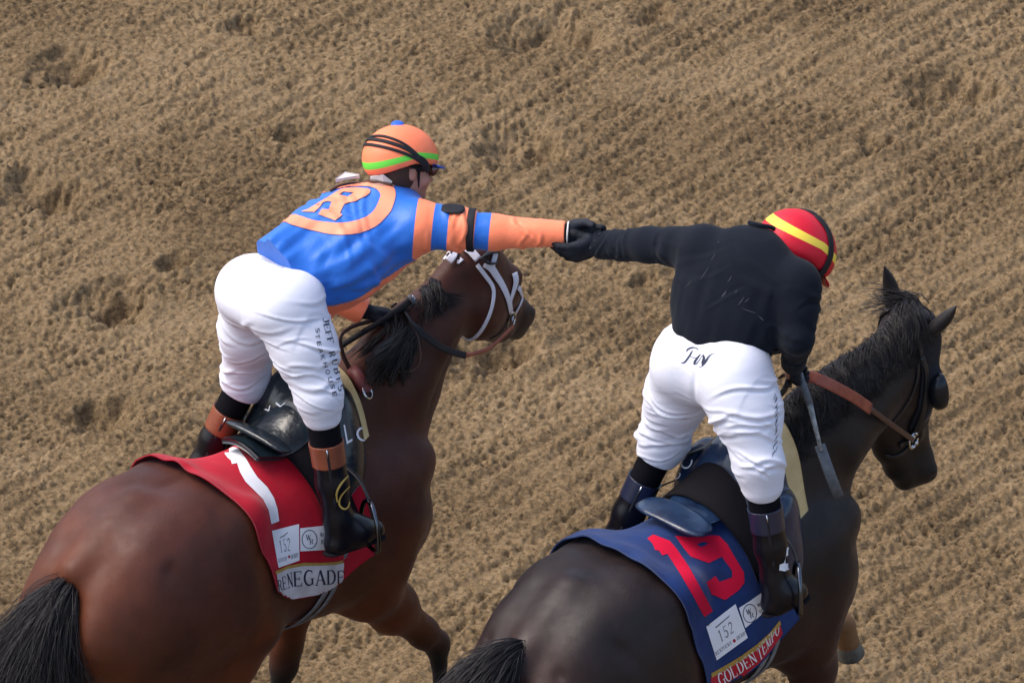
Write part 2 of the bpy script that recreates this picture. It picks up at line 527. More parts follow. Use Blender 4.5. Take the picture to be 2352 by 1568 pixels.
def horse_body(G, hd, legs, neck, shear=0.0, h=0.0125):
    """G frame, hd: head spec, legs: joints, neck: (poll, throat-side control)"""
    f = Field((-1.75, -0.62, -0.02), (1.45, 0.62, 2.35), h)
    xs = [-1.26, -1.20, -1.08, -0.95, -0.80, -0.65, -0.50, -0.30, -0.10, 0.05, 0.20, 0.33, 0.42]
    tp = [1.26, 1.36, 1.475, 1.545, 1.585, 1.59, 1.555, 1.52, 1.565, 1.60, 1.54, 1.40, 1.22]
    bt = [1.14, 1.05, 0.98, 0.95, 0.95, 0.96, 0.92, 0.85, 0.80, 0.78, 0.81, 0.89, 1.03]
    hw = [0.05, 0.12, 0.20, 0.25, 0.285, 0.285, 0.27, 0.285, 0.275, 0.245, 0.215, 0.175, 0.09]
    xf = np.linspace(-1.3, 0.46, 200)
    def sm(a):
        y = np.interp(xf, xs, a)
        for _ in range(6): y[1:-1] = (y[:-2] + 2 * y[1:-1] + y[2:]) / 4
        return y
    T, B, W = sm(tp), sm(bt), sm(hw)
    def trunk(X, Y, Z):
        t = np.interp(X, xf, T); b = np.interp(X, xf, B); w = np.interp(X, xf, W)
        c = (t + b) / 2 - 0.01; hh = (t - b) / 2
        # egg section: wider below the middle
        zz = (Z - c) / hh
        w2 = w * (1 - 0.13 * np.clip(zz, -1, 1.2))
        r = (np.abs(Y / w2) ** 2.15 + np.abs(zz) ** 2.15) ** (1 / 2.15)
        d = (r - 1) * np.minimum(w2, hh) * 0.9
        ex = np.maximum(X - 0.42, -1.26 - X) + 0 * Y + 0 * Z
        return np.maximum(d, ex)
    f.custom(trunk, (-1.3, -0.4, 0.8), (0.46, 0.4, 1.7), 0.04)
    for s in (-1, 1):
        f.ell((-0.84, s * 0.135, 1.32), (0.33, 0.165, 0.255), k=0.10)          # gluteals
        f.ell((-1.03, s * 0.145, 1.17), (0.19, 0.125, 0.27), frame_from((0.25, 0, 1), (1, 0, 0)), k=0.08)
        f.ell((-1.14, s * 0.11, 1.22), (0.12, 0.09, 0.19), k=0.06)             # point of buttock
        f.ell((-0.60, s * 0.215, 1.44), (0.10, 0.05, 0.07), k=0.09)            # point of hip
        f.ell((-0.74, s * 0.235, 1.24), (0.17, 0.055, 0.15), k=0.08)
        f.ell((0.10, s * 0.165, 1.22), (0.15, 0.105, 0.30), frame_from((0.35, 0, -1), (1, 0, 0)), k=0.07)    # shoulder blade
        f.ell((0.02, s * 0.20, 1.02), (0.16, 0.08, 0.13), k=0.06)              # triceps
        f.ell((0.27, s * 0.105, 1.08), (0.13, 0.11, 0.15), k=0.07)             # breast
    f.cone((-0.9, 0, 1.548), (-1.19, 0, 1.42), 0.05, 0.045, 0.09)             # dock root
    # neck: squashed chain, crest and gullet
    poll, mid, gul = neck[:3]
    nr = neck[3] if len(neck) > 3 else (0.165, 0.185, 0.150, 0.098)
    wq = P(0.10, 0, 1.42)
    f.chain([P(-0.02, 0, 1.46), lerp(wq, mid, 0.55) + P(-.0, 0, .02), mid, poll], list(nr), 0.07, (0, 1, 0), 0.68)
    f.chain([P(0.17, 0, 1.22), gul[0], gul[1]], [0.225, 0.155, 0.100], 0.08, (0, 1, 0), 0.72)
    # jugular line and neck muscles
    for s in (-1, 1):
        f.cone(lerp(wq, mid, 0.6) + P(0.03, s * 0.07, -0.02), lerp(mid, poll, 0.6) + P(0.02, s * 0.045, -0.03), 0.075, 0.05, 0.06)
        f.cone(P(0.17, s * 0.10, 1.24), gul[0] + P(-0.03, s * 0.06, 0.02), 0.10, 0.07, 0.06)
    # legs
    for (kind, s, J) in legs:
        y0 = s * 0.15
        if kind == 'fore':
            sh, el, kn, fe, ho = [P(j[0], (j[1] if len(j) > 2 else y0), j[-1]) for j in J]
            f.chain([sh, el], [0.13, 0.115], 0.08)
            f.chain([el, lerp(el, kn, .35), lerp(el, kn, .8), kn], [0.105, 0.088, 0.05, 0.046], 0.05, (0, 1, 0), 0.8)
            f.ell(kn, (0.047, 0.043, 0.055), k=0.03)
            f.chain([kn, lerp(kn, fe, .3), lerp(kn, fe, .9), fe], [0.04, 0.028, 0.027, 0.037], 0.02)
            f.ball(fe, 0.037, 0.02)
        else:
            sh, el, kn, fe, ho = [P(j[0], (j[1] if len(j) > 2 else y0), j[-1]) for j in J]   # hip, stifle, hock, fetlock, hoof
            f.chain([sh, el], [0.20, 0.125], 0.12, (0, 1, 0), 0.75)
            f.ball(el + P(0.0, s * 0.02, 0.0), 0.095, 0.06)
            hm = sh + P(-0.20, 0, -0.12)
            f.cone(hm, lerp(el, kn, 0.45) + P(-0.05, 0, 0), 0.13, 0.07, 0.10, (0, 1, 0), 0.75)
            f.chain([el, lerp(el, kn, .35), lerp(el, kn, .85), kn], [0.115, 0.085, 0.045, 0.05], 0.05, (0, 1, 0), 0.75)
            f.cone(kn, kn + unit(kn - el) * 0.03 + P(-0.03, 0, 0.05), 0.04, 0.025, 0.03)
            f.chain([kn, lerp(kn, fe, .25), lerp(kn, fe, .9), fe], [0.045, 0.031, 0.029, 0.038], 0.02)
        dh = unit(ho - fe)
        f.chain([fe, lerp(fe, ho, 0.75)], [0.035, 0.034], 0.02)
    # head
    o, ax, dn, lt = hd['o'], unit(hd['a']), unit(hd['d']), unit(hd['l'])
    hs = hd.get('s', 1.0)
    def H(a, b, c=0.0): return o + (ax * a + dn * b + lt * c) * hs
    M = np.array([ax, dn, lt])
    HC = lambda p, q, ra, rb, k, n=None, ff=1.0, cut=False: f.cone(p, q, ra * hs, rb * hs, k, n, ff, cut)
    HE = lambda p, r, k, cut=False: f.ell(p, np.array(r) * hs, M, k=k, cut=cut)
    HC(H(0.02, 0.075), H(0.23, 0.085), 0.088, 0.098, 0.05, lt, 0.92)
    HC(H(0.22, 0.085), H(0.50, 0.075), 0.088, 0.060, 0.05, lt, 0.80)
    HE(H(0.16, 0.185), (0.145, 0.13, 0.072), 0.06)
    HC(H(0.22, 0.21), H(0.52, 0.125 + 0.02 * hd.get('jaw', 0)), 0.055, 0.036 + 0.014 * hd.get('jaw', 0), 0.05)
    if hd.get('jaw'): HC(H(0.20, 0.24), H(0.42, 0.19), 0.06, 0.045, 0.05)
    HE(H(0.555, 0.075), (0.075, 0.070, 0.058), 0.04)
    HE(H(0.575, 0.125), (0.05, 0.035, 0.042), 0.02)
    for s in (-1, 1):
        HE(H(0.185, 0.05, s * 0.082), (0.045, 0.032, 0.03), 0.03)       # orbit
        HE(H(0.205, 0.068, s * 0.112), (0.022, 0.016, 0.012), 0.012, True)
        HC(H(0.25, 0.10, s * 0.072), H(0.40, 0.095, s * 0.055), 0.018, 0.012, 0.03)   # facial crest
        HE(H(0.16, 0.18, s * 0.055), (0.12, 0.11, 0.04), 0.03)          # cheek
        HE(H(0.575, 0.045, s * 0.045), (0.035, 0.028, 0.022), 0.02)
        HE(H(0.59, 0.045, s * 0.064), (0.02, 0.012, 0.012), 0.01, True)
        HC(H(0.585, 0.105, s * 0.06), H(0.53, 0.115, s * 0.06), 0.006, 0.006, 0.01, cut=True)
    V, F = f.mesh(2)
    if shear:
        V[:, 2] += shear * np.minimum(V[:, 0] + 0.1, 0) * np.clip((V[:, 2] - 0.3) / 0.6, 0, 1)
    return V, F, H, M

def hair(name, strands, mt, G, parent, width=0.0022, seed=1):
    """strands: list of point lists; one thin three-sided tapering blade each"""
    Vs, Fs = [], []; n = 0
    rg = random.Random(seed)
    for pts in strands:
        pts = np.asarray(pts, float); m = len(pts)
        w = width * rg.uniform(0.6, 1.4)
        tan = np.gradient(pts, axis=0)
        tan /= np.linalg.norm(tan, axis=1, keepdims=True) + 1e-9
        ref = unit((rg.uniform(-1, 1), rg.uniform(-1, 1), rg.uniform(-1, 1)))
        s1 = np.cross(tan, ref); s1 /= np.linalg.norm(s1, axis=1, keepdims=True) + 1e-9
        s2 = np.cross(tan, s1)
        for i in range(m):
            r = w * (1 - (i / (m - 1)) ** 2 * 0.85)
            for k in range(3):
                a = k * 2.0944
                Vs.append(pts[i] + (s1[i] * math.cos(a) + s2[i] * math.sin(a)) * r)
            if i:
                for k in range(3):
                    a, b = n + (i - 1) * 3 + k, n + (i - 1) * 3 + (k + 1) % 3
                    Fs.append((a, b, b + 3, a + 3))
        n += 3 * m
    return mesh_obj(name, np.array(Vs), np.array(Fs), mt, G, parent)

def ear(name, base, tip, side, face, mt, G, parent, w=0.036):
    """a curled leaf-shaped ear, open towards face"""
    ax = tip - base; L_ = np.linalg.norm(ax); ax = ax / L_
    fc = unit(face - ax * np.dot(face, ax)); sd_ = np.cross(ax, fc)
    rings, nseg = 12, 14
    V, Fc = [], []
    for layer, off in ((0, 0.0), (1, -0.004)):
        for i in range(rings):
            t = i / (rings - 1)
            r = w * (0.60 + 1.25 * t - 0.5 * t * t) * (1 - t ** 1.7) ** 0.95 + 0.0015
            bend = fc * (0.012 * math.sin(t * math.pi)) + sd_ * side * 0.018 * t * t
            for k in range(nseg):
                op = 0.55 + 0.35 * t       # half opening angle
                a = -math.pi + op + (2 * math.pi - 2 * op) * k / (nseg - 1)
                rr = max(r + off, 0.0008)
                V.append(base + ax * L_ * t + bend + (-fc * math.cos(a + math.pi) * -1 * rr * 0.75) + sd_ * math.sin(a) * rr)
    def vid(l, i, k): return (l * rings + i) * nseg + k
    for l in (0, 1):
        for i in range(rings - 1):
            for k in range(nseg - 1):
                q = (vid(l, i, k), vid(l, i, k + 1), vid(l, i + 1, k + 1), vid(l, i + 1, k))
                Fc.append(q if l else q[::-1])
    for i in range(rings - 1):
        for k in (0, nseg - 1):
            Fc.append((vid(0, i, k), vid(0, i + 1, k), vid(1, i + 1, k), vid(1, i, k)))
    return mesh_obj(name, np.array(V), np.array(Fc), mt, G, parent)

def hoof(fe, ho, mt, G, parent):
    ax = unit(ho - fe); c = lerp(fe, ho, 0.55)
    f = Field(np.minimum(c, ho) - 0.12, np.maximum(c, ho) + 0.12, 0.006)
    f.cone(c, ho, 0.036, 0.052, 0.0)
    V, F = f.mesh(1)
    e = (V - ho) @ ax
    V = V - np.outer(np.maximum(e, 0), ax)
    return mesh_obj('hoof', V, F, mt, G, parent)

M_HOOF = mat('hoof_horn', (0.05, 0.045, 0.04), 0.5, 0.4, var=(0.12, 0.11, 0.09), scale=20)
M_EYE = mat('eye_gloss', (0.01, 0.006, 0.004), 0.05, 0.8)
M_BAY = coat_mat('bay_coat', (0.054, 0.0155, 0.0095), (0.005, 0.004, 0.005), (0.105, 0.026, 0.007), 0.48)
M_DARK = coat_mat('dark_bay_coat', (0.0100, 0.0066, 0.0068), (0.004, 0.004, 0.005), (0.036, 0.011, 0.006), 0.44)
M_HAIR = mat('black_hair', (0.008, 0.007, 0.009), 0.45, 0.35, var=(0.020, 0.016, 0.016), scale=30)

def build_horse(G, coat, label, spec):
    r = root('horse', G, label, 'horse')
    V, F, H, M = horse_body(G, spec['head'], spec['legs'], spec['neck'], spec.get('shear', 0.0))
    # pigment: dark lower legs, muzzle, ear line; warm flank and belly
    z = V[:, 2]; x = V[:, 0]
    leg = np.clip((0.60 - z) / 0.16, 0, 1)
    q = V - spec['head']['o']
    a = q @ M[0]; b = q @ M[1]; cc = q @ M[2]
    inhead = (a > 0.3) & (np.abs(cc) < 0.15) & (b < 0.3) & (x > 0.35)
    muz = np.where(inhead, np.clip((a - 0.36) / 0.12, 0, 1), 0)
    c = np.zeros((len(V), 3))
    c[:, 0] = np.maximum(leg, muz * 0.85)
    nz = vnoise(V * 3.5, 4) * 0.5 + 0.5
    c[:, 1] = np.clip((1.16 - z) / 0.30, 0, 1) * 0.8 + np.clip((-1.02 - x) / 0.2, 0, 1) * 0.6 + nz * 0.2 + 0.8 * np.exp(-((x + 0.58) / 0.05) ** 2) * (z < 1.5) * (z > 1.0)
    c[:, 1] = np.clip(c[:, 1], 0, 1)
    # gentle muscle relief and veins
    N = vnormals(V, F)
    def crease(a, b, w, dpt):
        t, d = seg_coord(V, P(*a), P(*b))
        return -1.35 * dpt * np.exp(-(d / w) ** 2)
    rel = 0.007 * vnoise(V * 5.0, 9) + 0.0035 * vnoise(V * P(13, 13, 8), 3) + 0.0008 * vnoise(V * P(36, 36, 22), 5)
    for s in (-1, 1):
        rel += crease((-0.98, s * 0.26, 1.44), (-0.80, s * 0.30, 1.10), 0.028, 0.010)
        rel += crease((-0.60, s * 0.27, 1.34), (-0.56, s * 0.27, 1.02), 0.030, 0.014)
        rel += crease((-1.16, s * 0.16, 1.34), (-1.00, s * 0.24, 1.02), 0.022, 0.008)
        rel += crease((-0.10, s * 0.24, 1.36), (-0.04, s * 0.25, 1.05), 0.022, 0.008)
        rel += crease((0.22, s * 0.20, 1.34), (0.10, s * 0.22, 1.02), 0.020, 0.008)
        rel += crease((0.28, s * 0.12, 1.36), (0.55, s * 0.10, 1.66), 0.020, 0.007)
    rel += crease((-1.10, 0, 1.50), (-0.55, 0, 1.62), 0.018, 0.006)
    V = V + N * rel[:, None]
    body = mesh_obj('body', V, F, coat, G, r, col=c)
    for (k, s, J) in spec['legs']:
        y0 = s * 0.15
        fe, ho = [P(j[0], (j[1] if len(j) > 2 else y0), j[-1]) for j in J[-2:]]
        hoof(fe, ho, M_HOOF, G, r)
    for s in (-1, 1):
        f = Field(H(0.2, 0.05, s * .09) - .06, H(0.2, 0.05, s * .09) + .06, 0.004)
        f.ell(H(0.203, 0.062, s * 0.094), (0.021, 0.017, 0.014), M, k=0)
        v, ff = f.mesh(1)
        mesh_obj('eye', v, ff, M_EYE, G, r)
    for s in (-1, 1):
        b0 = H(*spec['ear'][s][0]); t0 = H(*spec['ear'][s][1]); fd = spec['ear'][s][2]
        face = M[0] * fd[0] + M[1] * fd[1] + M[2] * fd[2]
        ear('ear', b0, t0, s, face, M_HAIR if spec.get('dark_ear') else coat, G, r)
    return r, V, F, H, M, BVHTree.FromPolygons([tuple(p) for p in V.astype(float)], F.tolist())

# -- bay horse (left)
def head_axes(pitch, yaw, roll=0.0):
    p, w, r = map(math.radians, (pitch, yaw, roll))
    a = P(math.cos(p) * math.cos(w), math.cos(p) * math.sin(w), -math.sin(p))
    l = P(-math.sin(w), math.cos(w), 0)
    d = np.cross(a, l)
    if d[2] > 0: d = -d
    l2 = l * math.cos(r) + d * math.sin(r); d2 = np.cross(l2, a)
    if d2[2] > 0: d2 = -d2
    return a, d2, l2

poll1 = F1.L(1112, 552, 0)
a1, d1, l1 = head_axes(51, 21)
spec1 = dict(
    head=dict(o=poll1, a=a1, d=d1, l=l1, s=0.97, jaw=0.6),
    neck=(poll1 + P(-0.12, 0, -0.085), F1.L(925, 790, 0) + P(0.02, 0, -0.02), (F1.L(958, 900, 0) + P(-0.13, 0, 0.0), F1.L(1035, 760, 0) + P(-0.10, 0, 0.05)), (0.165, 0.160, 0.135, 0.092)),
    legs=[('fore', -1, [(0.18, 1.10), (0.08, 0.86), (0.44, -0.13, 0.46), (0.45, -0.14, 0.19), (0.38, -0.14, 0.09)]),
          ('fore', 1, [(0.16, 1.10), (0.02, 0.86), (-0.06, 0.46), (-0.18, 0.13), (-0.12, 0.03)]),
          ('hind', -1, [(-0.86, 1.22), (-0.56, -0.19, 1.01), (-0.74, -0.17, 0.60), (-0.58, -0.15, 0.22), (-0.48, -0.15, 0.10)]),
          ('hind', 1, [(-0.90, 1.22), (-0.72, 0.19, 0.96), (-1.12, 0.17, 0.66), (-1.20, 0.15, 0.28), (-1.14, 0.15, 0.16)])],
    ear={-1: ((0.0, 0.05, -0.065), (-0.13, 0.10, -0.06), (-0.2, 0.1, -1)), 1: ((0.0, 0.05, 0.065), (-0.13, 0.10, 0.06), (-0.2, 0.1, 1))},
    dark_ear=True)
H1 = build_horse(F1, M_BAY, 'red-brown bay racehorse with white bridle and red number 1 cloth', spec1)

# -- dark horse (right)
poll2 = F2.L(2120, 728, 0)
a2, d2, l2 = head_axes(85, -4)
spec2 = dict(
    shear=0.12, head=dict(o=poll2, a=a2, d=d2, l=l2, s=1.08, jaw=1),
    neck=(poll2 + P(-0.05, 0, -0.08), F2.L(1960, 870, 0) + P(0, 0, -0.08), (F2.L(1900, 1055, 0) + P(-0.12, 0, 0.0), F2.L(1945, 960, 0) + P(-0.08, 0, 0.05))),
    legs=[('fore', -1, [(0.20, 1.10), (0.14, 0.86), (0.27, -0.15, 0.47), (0.20, -0.15, 0.13), (0.26, -0.15, 0.03)]),
          ('fore', 1, [(0.18, 1.10), (0.16, 0.92), (0.50, 0.14, 0.76), (0.67, 0.14, 0.57), (0.715, 0.14, 0.42)]),
          ('hind', -1, [(-0.86, 1.22), (-0.60, -0.19, 1.00), (-0.78, -0.17, 0.60), (-0.62, -0.15, 0.22), (-0.52, -0.15, 0.10)]),
          ('hind', 1, [(-0.90, 1.22), (-0.72, 0.19, 0.96), (-1.12, 0.17, 0.66), (-1.20, 0.15, 0.28), (-1.14, 0.15, 0.16)])],
    ear={-1: ((-0.0, 0.06, -0.08), (-0.13, 0.0, -0.16), (0.2, -1, -.6)), 1: ((-0.01, 0.06, 0.08), (-0.19, 0.06, 0.085), (0.2, -1, 0.6))},
    dark_ear=True)
H2 = build_horse(F2, M_DARK, 'dark brown racehorse in black blinkers with blue number 19 cloth', spec2)
f = Field(P(0.55, 0.02, 0.35), P(0.82, 0.26, 0.68), 0.006)  # shell added over the pastern; its tan paints in lit, muddy hair
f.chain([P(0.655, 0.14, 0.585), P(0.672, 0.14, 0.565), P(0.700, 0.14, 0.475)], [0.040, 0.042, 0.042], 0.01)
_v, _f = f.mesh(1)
_o = mesh_obj('lit_pastern', _v, _f, mat('lit_pastern_tan', (0.20, 0.10, 0.04), 0.7, 0.3, var=(0.16, 0.08, 0.035), scale=18), F2, H2[0])
if DBG:
    for nm, G, pl in (('1', F1, poll1), ('2', F2, poll2)):
        print(nm, 'poll', pl, 'origin', G.o, 'pix of withers', G.pix((0, 0, 1.6)))
# ------------------------------------------------------------ cloth draped over a back
class Drape:
    def __init__(s, bvh, x0, x1, axis_z=1.22, zslope=0.0):
        s.xs = np.arange(x0, x1 + 1e-6, 0.02)
        s.ph = np.radians(np.arange(-178, 179, 2.0))
        R = np.zeros((len(s.xs), len(s.ph)))
        s.az = axis_z + zslope * np.minimum(s.xs + 0.1, 0)
        for i, x in enumerate(s.xs):
            for j, p in enumerate(s.ph):
                d = Vector((0, -math.sin(p), math.cos(p)))
                o = Vector((x, 0, s.az[i])) + d * 1.0
                h = bvh.ray_cast(o, -d)
                R[i, j] = (h[0] - Vector((x, 0, s.az[i]))).length if h[0] is not None else 0.3
        for _ in range(4):
            Q = R.copy()
            Q[1:-1] = (R[:-2] + 2 * R[1:-1] + R[2:]) / 4
            R = np.maximum(Q, R - 0.004)
        s.R = R
    def contour(s, x, off):
        fi = np.clip((x - s.xs[0]) / 0.02, 0, len(s.xs) - 1.001)
        i = int(fi); t = fi - i
        r = s.R[i] * (1 - t) + s.R[i + 1] * t + off
        az = s.az[i] * (1 - t) + s.az[i + 1] * t
        return np.stack([np.full_like(r, x), -np.sin(s.ph) * r, az + np.cos(s.ph) * r], 1)
    def pos(s, x, a, off=0.01):
        """point at arc length a from the spine, + towards the horse's right"""
        c = s.contour(x, off)
        d = np.concatenate([[0], np.cumsum(np.linalg.norm(np.diff(c, axis=0), axis=1))])
        mid = len(s.ph) // 2
        d = d - d[mid]
        return np.array([np.interp(a, d, c[:, k]) for k in range(3)])

def sheet(name, grid, mt, G, parent, thick=0.003, smooth=True):
    """a closed sheet from a grid of points, thickened inwards"""
    g = np.asarray(grid, float)
    n, m = g.shape[:2]
    du = np.gradient(g, axis=0); dv = np.gradient(g, axis=1)
    N = np.cross(du, dv); N /= np.linalg.norm(N, axis=2, keepdims=True) + 1e-12
    V = np.concatenate([(g).reshape(-1, 3), (g - N * thick).reshape(-1, 3)])
    I = np.arange(n * m).reshape(n, m)
    top = np.stack([I[:-1, :-1], I[1:, :-1], I[1:, 1:], I[:-1, 1:]], -1).reshape(-1, 4)
    bot = top[:, ::-1] + n * m
    rim = list(I[:, 0]) + list(I[-1, 1:]) + list(I[-2::-1, -1]) + list(I[0, -2:0:-1])
    rim = np.array(rim); nx_ = np.roll(rim, -1)
    side = np.stack([rim, rim + n * m, nx_ + n * m, nx_], 1)[:, ::-1]
    F = np.concatenate([top, bot, side])
    return mesh_obj(name, V, F, mt, G, parent, smooth)

def drape_grid(D, xr, ar, nx, na, off, xskew=None, wob=0.0, seed=0, offf=None):
    """xr: rear and front x; ar: left and right arc (or callables of s); xskew(s, a)->dx"""
    g = np.zeros((nx, na, 3))
    for i in range(nx):
        s_ = i / (nx - 1)
        a0 = ar[0](s_) if callable(ar[0]) else ar[0]; a1 = ar[1](s_) if callable(ar[1]) else ar[1]
        for j in range(na):
            a = a0 + (a1 - a0) * j / (na - 1)
            x = xr[0] + (xr[1] - xr[0]) * s_
            if xskew: x += xskew(s_, a)
            o = off + (offf(s_, a) if offf else 0)
            g[i, j] = D.pos(x, a, o)
    if wob:
        q = g.reshape(-1, 3)
        w = vnoise(q * P(7, 7, 5), seed) * 0.6 + vnoise(q * P(17, 12, 9), seed + 1) * 0.4
        du = np.gradient(g, axis=0); dv = np.gradient(g, axis=1)
        N = np.cross(du, dv); N /= np.linalg.norm(N, axis=2, keepdims=True) + 1e-12
        g += N * (np.abs(w.reshape(nx, na, 1)) * wob)
    return g

def tube(name, pts, r, mt, G, parent, seg=8, flat=None, closed=False, up=None):
    """a tube along pts; flat=(w, t, up) makes a strap of half width w and half thickness t"""
    pts = np.asarray(pts, float); n = len(pts)
    tan = np.gradient(pts, axis=0) if not closed else (np.roll(pts, -1, 0) - np.roll(pts, 1, 0))
    tan /= np.linalg.norm(tan, axis=1, keepdims=True) + 1e-12
    V = []
    ref = unit(up) if up is not None else (P(0, 0, 1) if abs(tan[0][2]) < 0.9 else P(1, 0, 0))
    s1 = None
    rr = r if hasattr(r, '__len__') else [r] * n
    for i in range(n):
        if up is not None:
            b = np.cross(tan[i], np.asarray(up[i]) if np.ndim(up) == 2 else ref)
        else:
            b = np.cross(tan[i], ref) if s1 is None else s1 - tan[i] * np.dot(s1, tan[i])
        s1 = unit(b); s2 = np.cross(s1, tan[i])
        for k in range(seg):
            a = 2 * math.pi * k / seg
            if flat:
                ca, sa = math.cos(a), math.sin(a)
                x = math.copysign(abs(ca) ** 0.35, ca) * flat[0]; y = math.copysign(abs(sa) ** 0.6, sa) * flat[1]
                V.append(pts[i] + s1 * x + s2 * y)
            else:
                V.append(pts[i] + (s1 * math.cos(a) + s2 * math.sin(a)) * rr[i])
    F = []
    m = n if closed else n - 1
    for i in range(m):
        for k in range(seg):
            a = i * seg + k; b = i * seg + (k + 1) % seg
            c = ((i + 1) % n) * seg + (k + 1) % seg; d = ((i + 1) % n) * seg + k
            F.append((a, d, c, b))
    if not closed:
        F.append(tuple(range(seg))); F.append(tuple(range((n - 1) * seg, n * seg))[::-1])
    return mesh_obj(name, V, F, mt, G, parent)

def spline(pts, n=24):
    """Catmull-Rom through pts"""
    p = np.asarray(pts, float)
    p = np.vstack([2 * p[0] - p[1], p, 2 * p[-1] - p[-2]])
    out = []
    m = len(p) - 3
    for i in range(m):
        for t in np.linspace(0, 1, max(2, n // m), endpoint=False):
            a, b, c, d = p[i], p[i + 1], p[i + 2], p[i + 3]
            out.append(0.5 * ((2 * b) + (-a + c) * t + (2 * a - 5 * b + 4 * c - d) * t * t + (-a + 3 * b - 3 * c + d) * t ** 3))
    out.append(p[-2])
    return np.array(out)

# ------------------------------------------------------------ printed marks: flat shapes in picture-grid units laid onto a surface
def bvh_of(o):
    me = o.data
    return BVHTree.FromPolygons([v.co.copy() for v in me.vertices], [tuple(p.vertices) for p in me.polygons])

def flat_mesh(polys, cell):
    """fill closed outlines (holes allowed by nesting) and cut them into small cells -> verts2d, faces"""
    cu = bpy.data.curves.new('tmp', 'CURVE'); cu.dimensions = '2D'; cu.fill_mode = 'BOTH'
    for pl in polys:
        sp = cu.splines.new('POLY'); sp.points.add(len(pl) - 1)
        for q, (x, y) in zip(sp.points, pl): q.co = (x, y, 0, 1)
        sp.use_cyclic_u = True
    ob = bpy.data.objects.new('tmp', cu); COL.objects.link(ob)
    dg = bpy.context.evaluated_depsgraph_get()
    me = bpy.data.meshes.new_from_object(ob.evaluated_get(dg))
    bpy.data.objects.remove(ob); bpy.data.curves.remove(cu)
    return cut_mesh(me, cell)

def text_mesh(txt, cell_frac=0.12):
    cu = bpy.data.curves.new('tmp', 'FONT'); cu.body = txt; cu.size = 1.0; cu.fill_mode = 'FRONT'; cu.resolution_u = 3
    ob = bpy.data.objects.new('tmp', cu); COL.objects.link(ob)
    dg = bpy.context.evaluated_depsgraph_get()
    me = bpy.data.meshes.new_from_object(ob.evaluated_get(dg))
    bpy.data.objects.remove(ob); bpy.data.curves.remove(cu)
    return cut_mesh(me, cell_frac)

def cut_mesh(me, cell):
    bm = bmesh.new(); bm.from_mesh(me); bpy.data.meshes.remove(me)
    xs = [v.co.x for v in bm.verts]; ys = [v.co.y for v in bm.verts]
    for ax, (a, b) in enumerate(((min(xs), max(xs)), (min(ys), max(ys)))):
        c = math.floor(a / cell) * cell + cell * 0.5
        while c < b:
            co = [0, 0, 0]; no = [0, 0, 0]; co[ax] = c; no[ax] = 1
            bmesh.ops.bisect_plane(bm, geom=bm.verts[:] + bm.edges[:] + bm.faces[:], plane_co=co, plane_no=no, dist=1e-6)
            c += cell
    bmesh.ops.triangulate(bm, faces=bm.faces[:])
    bm.verts.index_update()
    V = np.array([v.co[:2] for v in bm.verts]); F = [tuple(v.index for v in f.verts) for f in bm.faces]
    bm.free()
    return V, F

def warp_quad(V, quad):
    """map the bounding box of V to quad: TL, TR, BR, BL in picture-grid units"""
    lo = V.min(0); hi = V.max(0)
    s_ = (V[:, 0] - lo[0]) / (hi[0] - lo[0] + 1e-9); t = 1 - (V[:, 1] - lo[1]) / (hi[1] - lo[1] + 1e-9)
    q = np.array(quad, float)
    return ((1 - s_) * (1 - t))[:, None] * q[0] + (s_ * (1 - t))[:, None] * q[1] + (s_ * t)[:, None] * q[2] + ((1 - s_) * t)[:, None] * q[3]

def stick(name, V2, F, bvh, mt, G, parent, off=0.0016, label=None):
    """lay a flat shape given in picture-grid units onto the surface that is seen there"""
    co = CAM - G.o
    cl = P(np.dot(co, G.h), np.dot(co, G.l), co[2]) / G.s
    V, ok = [], []
    for (u, v) in V2:
        d = ray(u, v)
        dl = P(np.dot(d, G.h), np.dot(d, G.l), d[2])
        h = bvh.ray_cast(Vector(cl), Vector(dl))
        if h[0] is None:
            V.append((0, 0, 0)); ok.append(False)
        else:
            n = h[1]
            if n.dot(Vector(dl)) > 0: n = -n
            V.append(h[0] + n * off); ok.append(True)
    keep = []
    for f in F:
        if all(ok[i] for i in f):
            e = max((Vector(V[f[i]]) - Vector(V[f[i - 1]])).length for i in range(len(f)))
            if e < 0.09: keep.append(f)
    used = sorted({i for f in keep for i in f})
    if not used: return None
    mp = {j: i for i, j in enumerate(used)}
    o = mesh_obj(name, [tuple(V[i]) for i in used], [tuple(mp[i] for i in f) for f in keep], mt, G, parent)
    if label: o['label'] = label
    return o

def stick_text(name, txt, quad, bvh, mt, G, parent, off=0.0016, cell=0.2):
    V, F = text_mesh(txt, cell)
    return stick(name, warp_quad(V, quad), F, bvh, mt, G, parent, off)

def stick_poly(name, polys, bvh, mt, G, parent, off=0.0016, cell=9):
    V, F = flat_mesh(polys, cell)
    return stick(name, V, F, bvh, mt, G, parent, off)

# serif capitals drawn as thick and thin strokes on a 10 x 14 grid
_T, _N = 1.9, 0.8
def _bar(x0, y0, x1, y1, w):
    dx, dy = x1 - x0, y1 - y0; L_ = math.hypot(dx, dy) or 1
    nx_, ny_ = -dy / L_ * w / 2, dx / L_ * w / 2
    return [(x0 + nx_, y0 + ny_), (x1 + nx_, y1 + ny_), (x1 - nx_, y1 - ny_), (x0 - nx_, y0 - ny_)]
def _arc(cx, cy, rx, ry, a0, a1, w0, w1, n=14):
    o, i_ = [], []
    for k in range(n + 1):
        a = math.radians(a0 + (a1 - a0) * k / n); w = w0 + (w1 - w0) * math.sin(math.pi * k / n)
        o.append((cx + (rx + w / 2) * math.cos(a), cy + (ry + w / 2) * math.sin(a)))
        i_.append((cx + (rx - w / 2) * math.cos(a), cy + (ry - w / 2) * math.sin(a)))
    return o + i_[::-1]
def _ser(x, y, w=3.6): return _bar(x - w / 2, y, x + w / 2, y, 0.7)
